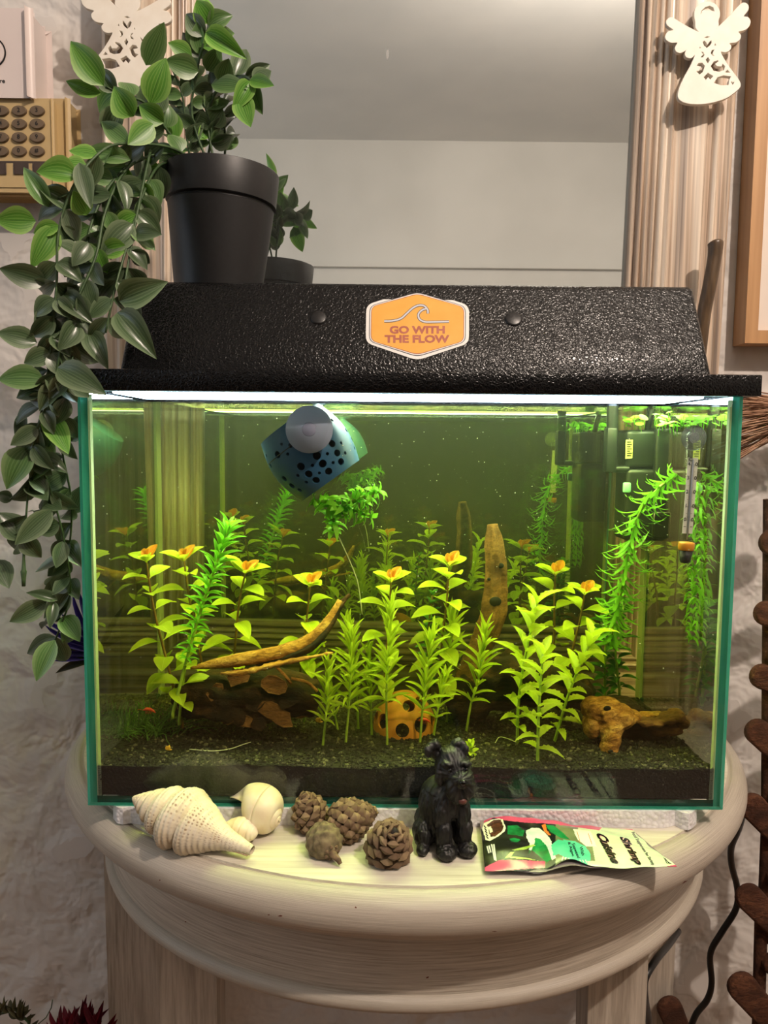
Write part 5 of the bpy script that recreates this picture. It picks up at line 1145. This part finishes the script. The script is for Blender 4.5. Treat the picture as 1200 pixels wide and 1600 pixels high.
def angel(px, py, Y, flip, label, tilt, lean, k=1.0):
    c = aY(px, py, Y); s = mpp(Y)/6.667*k; f = -1 if flip else 1
    cv = lambda L: [((a-560)*f, -(e_-470)) for a, e_ in L]
    me = curve_fill(cv(AO), [cv(h) for h in AH], s, .0032, 'plate', ANG)
    t = thing('angel_ornament', c, label, 'ornament'); mtx = Matrix.Translation(c) @ Matrix.Rotation(tilt, 4, 'Y') @ Matrix.Rotation(math.radians(90)-lean, 4, 'X')
    o = link('plate', me, t, mtx); me.set_sharp_from_angle(angle=.5)
    top = mtx @ V((0, 425*s, 0)); MB().tube([top, top+V((0, .012, .004)), top+V((0, .02, .004))], .0009, 8).build('nail', BLACK_PL, t, 60)
    return t
angel(1104, 70.5, .2055, False, 'white fretwork wooden angel hanging on the right upright of the mirror frame', 0, .10)
angel(199, 40, .2055, True, 'white fretwork wooden angel hanging on the left upright, half behind ivy leaves', 0, .06, 1.05)
# ================================================================== SIREN + KEYPAD
SIR = pm('siren_white_plastic', (224, 210, 206), (230, 217, 212), ns=9, rough=.4); t = thing('alarm_siren_box', aY(10, 85, WY), 'white rounded plastic alarm box on the wall above the keypad', 'alarm box')
def wbox(x0, y0, x1, y1, Ya, Yb): a, c = aY(x0, y1, Ya), aY(x1, y0, Ya); return (a.x, Ya, a.z), (c.x, Yb, c.z)
lo_, hi_ = wbox(-75, 143, 46, 22, .222, WY-.001); MB().rbox(lo_, hi_, .006, 4).build('case', SIR, t, 40)
lo2, hi2 = wbox(-70, 141, 51, 26, .240, WY-.0005); MB().rbox(lo2, hi2, .004, 2).build('back_plate', SIR, t, 40)
c = aY(-14, 82, .2218); MB().lathe([(.0140, 0), (.0140, .0006), (.0128, .0006), (.0128, 0)], c, (0, -1, 0), 40, 0, False).build('ring', BLACK_PL, t, 0)
MB().lathe([(.0126, 0), (.0124, .0008), (.0001, .0012)], c, (0, -1, 0), 40).build('button', SIR, t, 50)
tv, tf = text2d('re', 1, .02); q0 = aY(3.5, 126.5, .2217); decal('lettering', (tv, tf), lambda a, e_: q0+V((a*.006, 0, e_*.0055)), INK, t)
for yv in (48, 58, 70): c = aY(53, yv, .236); MB().ell((hi2[0]-.0008, .246, c.z), (.0009, .004, .0016)).build('vent', pm('vent_shadow', (150, 138, 134), rough=.6), t, 180)
KEYB = pm('keypad_beige', (196, 170, 122), (204, 178, 130), ns=12, rough=.5); KEYK = pm('keypad_key_brown', (104, 88, 70), (112, 95, 76), ns=60, rough=.45); KEYD = pm('keypad_button_dark', (70, 58, 52), (78, 64, 58), ns=60, rough=.4)
t = thing('alarm_keypad', aY(20, 225, WY), 'beige alarm keypad with brown oval number keys on the wall behind the ivy', 'keypad'); KY = .226
lo_, hi_ = wbox(-95, 297, 86, 148, KY+.004, WY-.001); MB().rbox((lo_[0], KY+.012, lo_[2]-.003), (hi_[0]+.010, WY-.001, hi_[2]+.001), .004, 3).build('back_case', KEYB, t, 40)
lo_, hi_ = wbox(-95, 290, 84, 156, KY, KY+.013); MB().rbox(lo_, hi_, .002, 2).build('face_plate', KEYB, t, 40)
lo_, hi_ = wbox(-95, 298, 88, 286, KY+.001, KY+.02); MB().rbox(lo_, hi_, .002, 2).build('bottom_flap', KEYB, t, 40)
kx = [3, 31, 59]; ky = [174, 194.5, 215.5, 237]; lab = ['1', '2', '3', '4', '5', '6', '7', '8', '9', '*', '0', '#']; m1 = mpp(KY)
for r_ in range(4):
    for c_ in range(3):
        p = aY(kx[c_], ky[r_], KY); b = MB(); n = 28
        rings_ = [(1, 0), (1, .0016), (.9, .0026), (.0, .0028)]; vs_ = []
        for k_, h in rings_:
            for q in range(n): a = 2*math.pi*q/n; vs_.append((p.x+11.2*m1*k_*math.cos(a), KY-h, p.z+7.6*m1*k_*math.sin(a)))
        b.add(vs_, [[i*n+q, i*n+(q+1) % n, (i+1)*n+(q+1) % n, (i+1)*n+q] for i in range(3) for q in range(n)]); kk = b.build('key', KEYK, t, 50)
        tv, tf = text2d(lab[r_*3+c_], 1, .02); decal('digit', (tv, tf), lambda a, e_: V((p.x+a*.0056, KY-.0030, p.z+e_*.0056)), INK, kk)
for c_, x0_ in enumerate((-13, 22, 52)):
    lo_, hi_ = wbox(x0_, 271, x0_+22, 256, KY-.0012, KY+.002); MB().rbox(lo_, hi_, .0008, 2).build('function_button', KEYD, t, 40)
b = MB(); a, c = aY(-95, 253.5, KY-.0002), aY(84, 253, KY-.0002); b.box((a.x, KY-.0003, a.z), (c.x, KY+.001, c.z+.0004)); b.build('groove', KEYD, t, 0)
# ================================================================== PICTURE FRAME (right)
PFW = pm('oak_frame', (168, 126, 84), (196, 152, 106), (60, 60, 2.5), 1.4, .45, .2, .0006, detail=4)
t = thing('picture_frame', aY(1180, 530, WY), 'light wooden picture frame on the wall at the right edge', 'picture'); fx0 = aY(1164, 530, .236).x; fz0 = aY(1164, 536, .236).z; wd = .0125
MB().box((fx0, .236, fz0), (fx0+wd, WY-.001, fz0+.62)).build('frame_side', PFW, t, 0)
MB().box((fx0+wd, .236, fz0), (fx0+.30, WY-.001, fz0+wd)).build('frame_side', PFW, t, 0)
MB().box((fx0+.30, .236, fz0), (fx0+.30+wd, WY-.001, fz0+.62)).build('frame_side', PFW, t, 0)
MB().box((fx0+wd, .236, fz0+.62-wd), (fx0+.30, WY-.001, fz0+.62)).build('frame_side', PFW, t, 0)
MB().box((fx0+wd, .246, fz0+wd), (fx0+.30, .254, fz0+.62-wd)).build('mount', pm('cream_mount', (232, 222, 212), (238, 228, 218), ns=20, rough=.8), t, 0)
# ================================================================== HOOK HANDLE, BROOM, RACK, CABLES
t = thing('walking_cane', aY(1098, 500, .195), 'dark brown curved cane top rising behind the right end of the hood', 'cane')
P = [aY(*p, ) for p in cr([(1082, 640, .197), (1094, 540, .193), (1100, 490, .192), (1109, 445, .190), (1116, 405, .190), (1118, 384, .190), (1117, 376, .191)], 6)]
MB().tube(P, [.0062]*26+[.0064, .0064, .0066, .0066, .0068, .0068, .0070, .0062, .0055, .0040, .0022][:max(0, len(P)-26)], 16).build('cane_shaft', pm('dark_olive_wood', (70, 54, 38), (92, 72, 50), (20, 20, 3), 20, .35), t, 180)
t = thing('straw_broom', aY(1190, 650, .20), 'bundle of dry straw bristles sticking out behind the right side of the tank', 'broom'); b = MB()
for i in range(170):
    y0_ = rnd(612, 705); x1_ = rnd(1128, 1175); s0 = (1290, 630+rnd(-25, 25), .205+rnd(-.02, .02)); m0 = (1225, (y0_*.55+636*.45)+rnd(-6, 6), .20+rnd(-.02, .02)); e0 = (x1_-20, y0_+(y0_-640)*.30+rnd(-4, 4), .198+rnd(-.025, .03))
    b.tube([aY(*p) for p in cr([s0, m0, e0], 3)], .0006, 4)
f = b.build('bristles', pm('straw', (150, 110, 84), (190, 150, 120), ns=90, rough=.7), t, 180, False); f['kind'] = 'stuff'
MB().tube([aY(1286, 630, .205), aY(1310, 628, .205), aY(1420, 622, .205)], [.012, .013, .011], 14).build('binding', PC, t, 60)
RW = wood_mat('dark_turned_wood', (58, 34, 22), (84, 50, 34), (110, 70, 48)); t = thing('peg_rack', aY(1196, 1500, .12), 'dark wooden rack with rounded pegs stacked up the right edge', 'rack')
def prib(p, q, Y, hw, th=.010):
    a, c = aY(*p, Y), aY(*q, Y); d = (c-a).normalized(); side_ = V((-d.z, 0, d.x)); L = (c-a).length; b = MB(); n = 10; out = []
    for k in range(n+1): an = math.pi/2+math.pi*k/n; out.append(a+d*(hw*.95*(1+math.cos(an)))+side_*hw*math.sin(an))
    for k in range(n+1): an = -math.pi/2+math.pi*k/n; out.append(c+d*(hw*.6*math.cos(an))+side_*hw*.8*math.sin(an))
    m_ = len(out); b.add([o_+V((0, -th/2, 0)) for o_ in out]+[o_+V((0, th/2, 0)) for o_ in out]+[o_*.0+a+(o_-a)*1.0 for o_ in []], [list(range(m_)), list(range(m_, 2*m_))[::-1]]+[[k, k+m_, (k+1) % m_+m_, (k+1) % m_] for k in range(m_)])
    me = b.mesh('peg', RW, 0); me = eval_mods(me, [('BEVEL', dict(width=.0028, segments=3, limit_method='ANGLE'))]); me.shade_smooth(); link('peg', me, t)
for p, q, Y, hw in [((1163, 1246), (1232, 1322), .15, .0125), ((1157, 1388), (1232, 1466), .15, .0130), ((1146, 1526), (1228, 1620), .15, .0140), ((1171, 1130), (1240, 1200), .15, .0120), ((1180, 952), (1250, 978), .15, .0115), ((1188, 842), (1260, 866), .15, .0115), ((1174, 1050), (1250, 1082), .15, .0115)]: prib(p, q, Y, hw)
for k_, (p, q) in enumerate([((1275, 860), (1215, 905)), ((1285, 975), (1215, 1030)), ((1290, 1085), (1220, 1140)), ((1290, 1190), (1215, 1250)), ((1285, 1310), (1212, 1375)), ((1280, 1440), (1205, 1510)), ((1270, 1570), (1200, 1640)), ((1330, 700), (1250, 740)), ((1340, 820), (1262, 862)), ((1345, 940), (1268, 985)), ((1345, 1060), (1272, 1110))]): prib(p, q, .15, .012)  # out-of-frame pegs, like the first post below, added for their wall shadows
for x0_, y0_, x1_, y1_ in ((1262, 640, 1255, 1680), (1203, 780, 1199, 1320), (1199, 1300, 1192, 1470), (1189, 1440, 1183, 1680)):
    MB().tube([aY(x0_, y0_, .158), aY(x1_, y1_, .158)], .0058, 12).build('post', RW, t, 60)
MB().tube([aY(1183, 1680, .158), V((aY(1183, 1680, .158).x-.01, .158, FZ))], .0065, 12).build('post', RW, t, 60)
prib((1040, 1560), (1078, 1650), .19, .0125)
t = thing('power_cable', aY(1140, 1330, .17), 'black cable hanging in curves from behind the tank down the right wall', 'cable')
P = [aY(*p) for p in cr([(1100, 1205, .150), (1128, 1212, .150), (1146, 1238, .15), (1160, 1262, .16), (1155, 1292, .18), (1143, 1322, .20), (1143, 1350, .21), (1152, 1388, .22), (1150, 1420, .22), (1128, 1456, .22), (1110, 1490, .22), (1112, 1535, .22), (1105, 1562, .22), (1085, 1590, .22), (1074, 1640, .22), (1070, 1800, .22)], 6)]
MB().tube(P, .0032, 10).build('cable', CABLE, t, 180)
t = thing('power_cable', aY(1030, 1490, .05), 'black cable passing under the table beside the right leg', 'cable')
P = [aY(*p) for p in cr([(1060, 1455, .2), (1045, 1476, .14), (1025, 1500, .08), (1008, 1530, .06), (1008, 1560, .08), (1014, 1600, .12), (1022, 1700, .15)], 6)]
MB().tube(P, .0030, 10).build('cable', CABLE, t, 180)
# ================================================================== FLOWERS
REDP = leafmat('crimson_petal', (96, 18, 34), (120, 28, 44), None, .2, .6, .3); PURP = leafmat('violet_petal', (52, 38, 110), (74, 58, 140), None, .2, .5, .3); OLV = leafmat('olive_leaf', (60, 58, 36), (78, 74, 46), None, .15, .6, .3)
LR = leaf_me('petal', REDP, 'narrow', 6, .3, .1, 2); LPU = leaf_me('petal', PURP, 'narrow', 6, .3, .15, 2); LO = leaf_me('leaf', OLV, 'vine', 6, .3, .15, 2)
c = aY(128, 1625, .10); t = thing('crimson_flower', V((c.x, c.y, FZ)), 'spiky crimson artificial flower head at the bottom left corner', 'flower')
MB().tube([V((c.x, c.y, FZ)), c], .003, 8).build('stem', STEM_V, t, 180)
for i in range(46):
    a = rnd(-1.25, 1.25); bx, by = 128+rnd(-34, 34), 1618+rnd(-6, 12); ln = rnd(32, 58); Y = .10+rnd(-.025, .025)
    place(t, LR, aY(bx, by, Y), aY(bx+ln*math.sin(a*.75), by-ln*math.cos(a*.75), Y-rnd(-.01, .01)), rnd(8, 12)*mpp(Y), V((rnd(-.4, .4), -1, .2)), 'petal')
c = aY(58, 1640, .12); t = thing('olive_twig', V((c.x, c.y, FZ)), 'drab olive artificial twig beside the crimson flower', 'plant')
MB().tube([V((c.x, c.y, FZ)), c, aY(44, 1596, .12), aY(24, 1578, .12), aY(-8, 1586, .12)], .0012, 6).build('stem', STEM_V, t, 180)
for i in range(26):
    f = rnd(0, 1); x_, y_ = np.interp(f, [0, .35, .7, 1], [58, 44, 24, -6]), np.interp(f, [0, .35, .7, 1], [1640, 1596, 1578, 1586]); a = rnd(-1.4, 1.4); ln = rnd(16, 26)
    place(t, LO, aY(x_, y_, .12), aY(x_+ln*math.sin(a)-6, y_-ln*math.cos(a), .12+rnd(-.01, .01)), rnd(6, 9)*mpp(.12), V((rnd(-.4, .4), -1, .3)))
MB().tube([aY(60, 1600, .12), aY(72, 1590, .12), aY(80, 1575, .12), aY(82, 1562, .12)], .0005, 5).build('tendril', STEM_V, t, 180)
c = aY(150, 1010, .20); t = thing('violet_flower', V((c.x, .20, TZ)), 'violet spiky artificial flower behind the left side of the tank', 'flower')
MB().tube([V((c.x, .20, TZ)), c], .0014, 6).build('stem', STEM_V, t, 180)
for bx, by, tx, ty, wv in [(150, 1000, 110, 930, 9), (148, 1005, 96, 960, 9), (150, 1010, 70, 970, 9), (150, 1015, 66, 978, 8), (150, 1018, 78, 1000, 9), (148, 1022, 92, 1020, 9), (150, 1025, 86, 1032, 10), (150, 1012, 100, 985, 10), (150, 998, 122, 925, 9), (160, 1010, 190, 950, 9), (160, 1015, 200, 990, 9)]:
    place(t, LPU, aY(bx, by, .20), aY(tx, ty, .19+rnd(-.01, .01)), wv*mpp(.2), V((rnd(-.3, .3), -1, .3)), 'petal')
for tx, ty in ((84, 1050), (100, 1042), (90, 1012)): place(t, LO, aY(150, 1030, .2), aY(tx, ty, .19), 14*mpp(.2), V((0, -1, .5)))
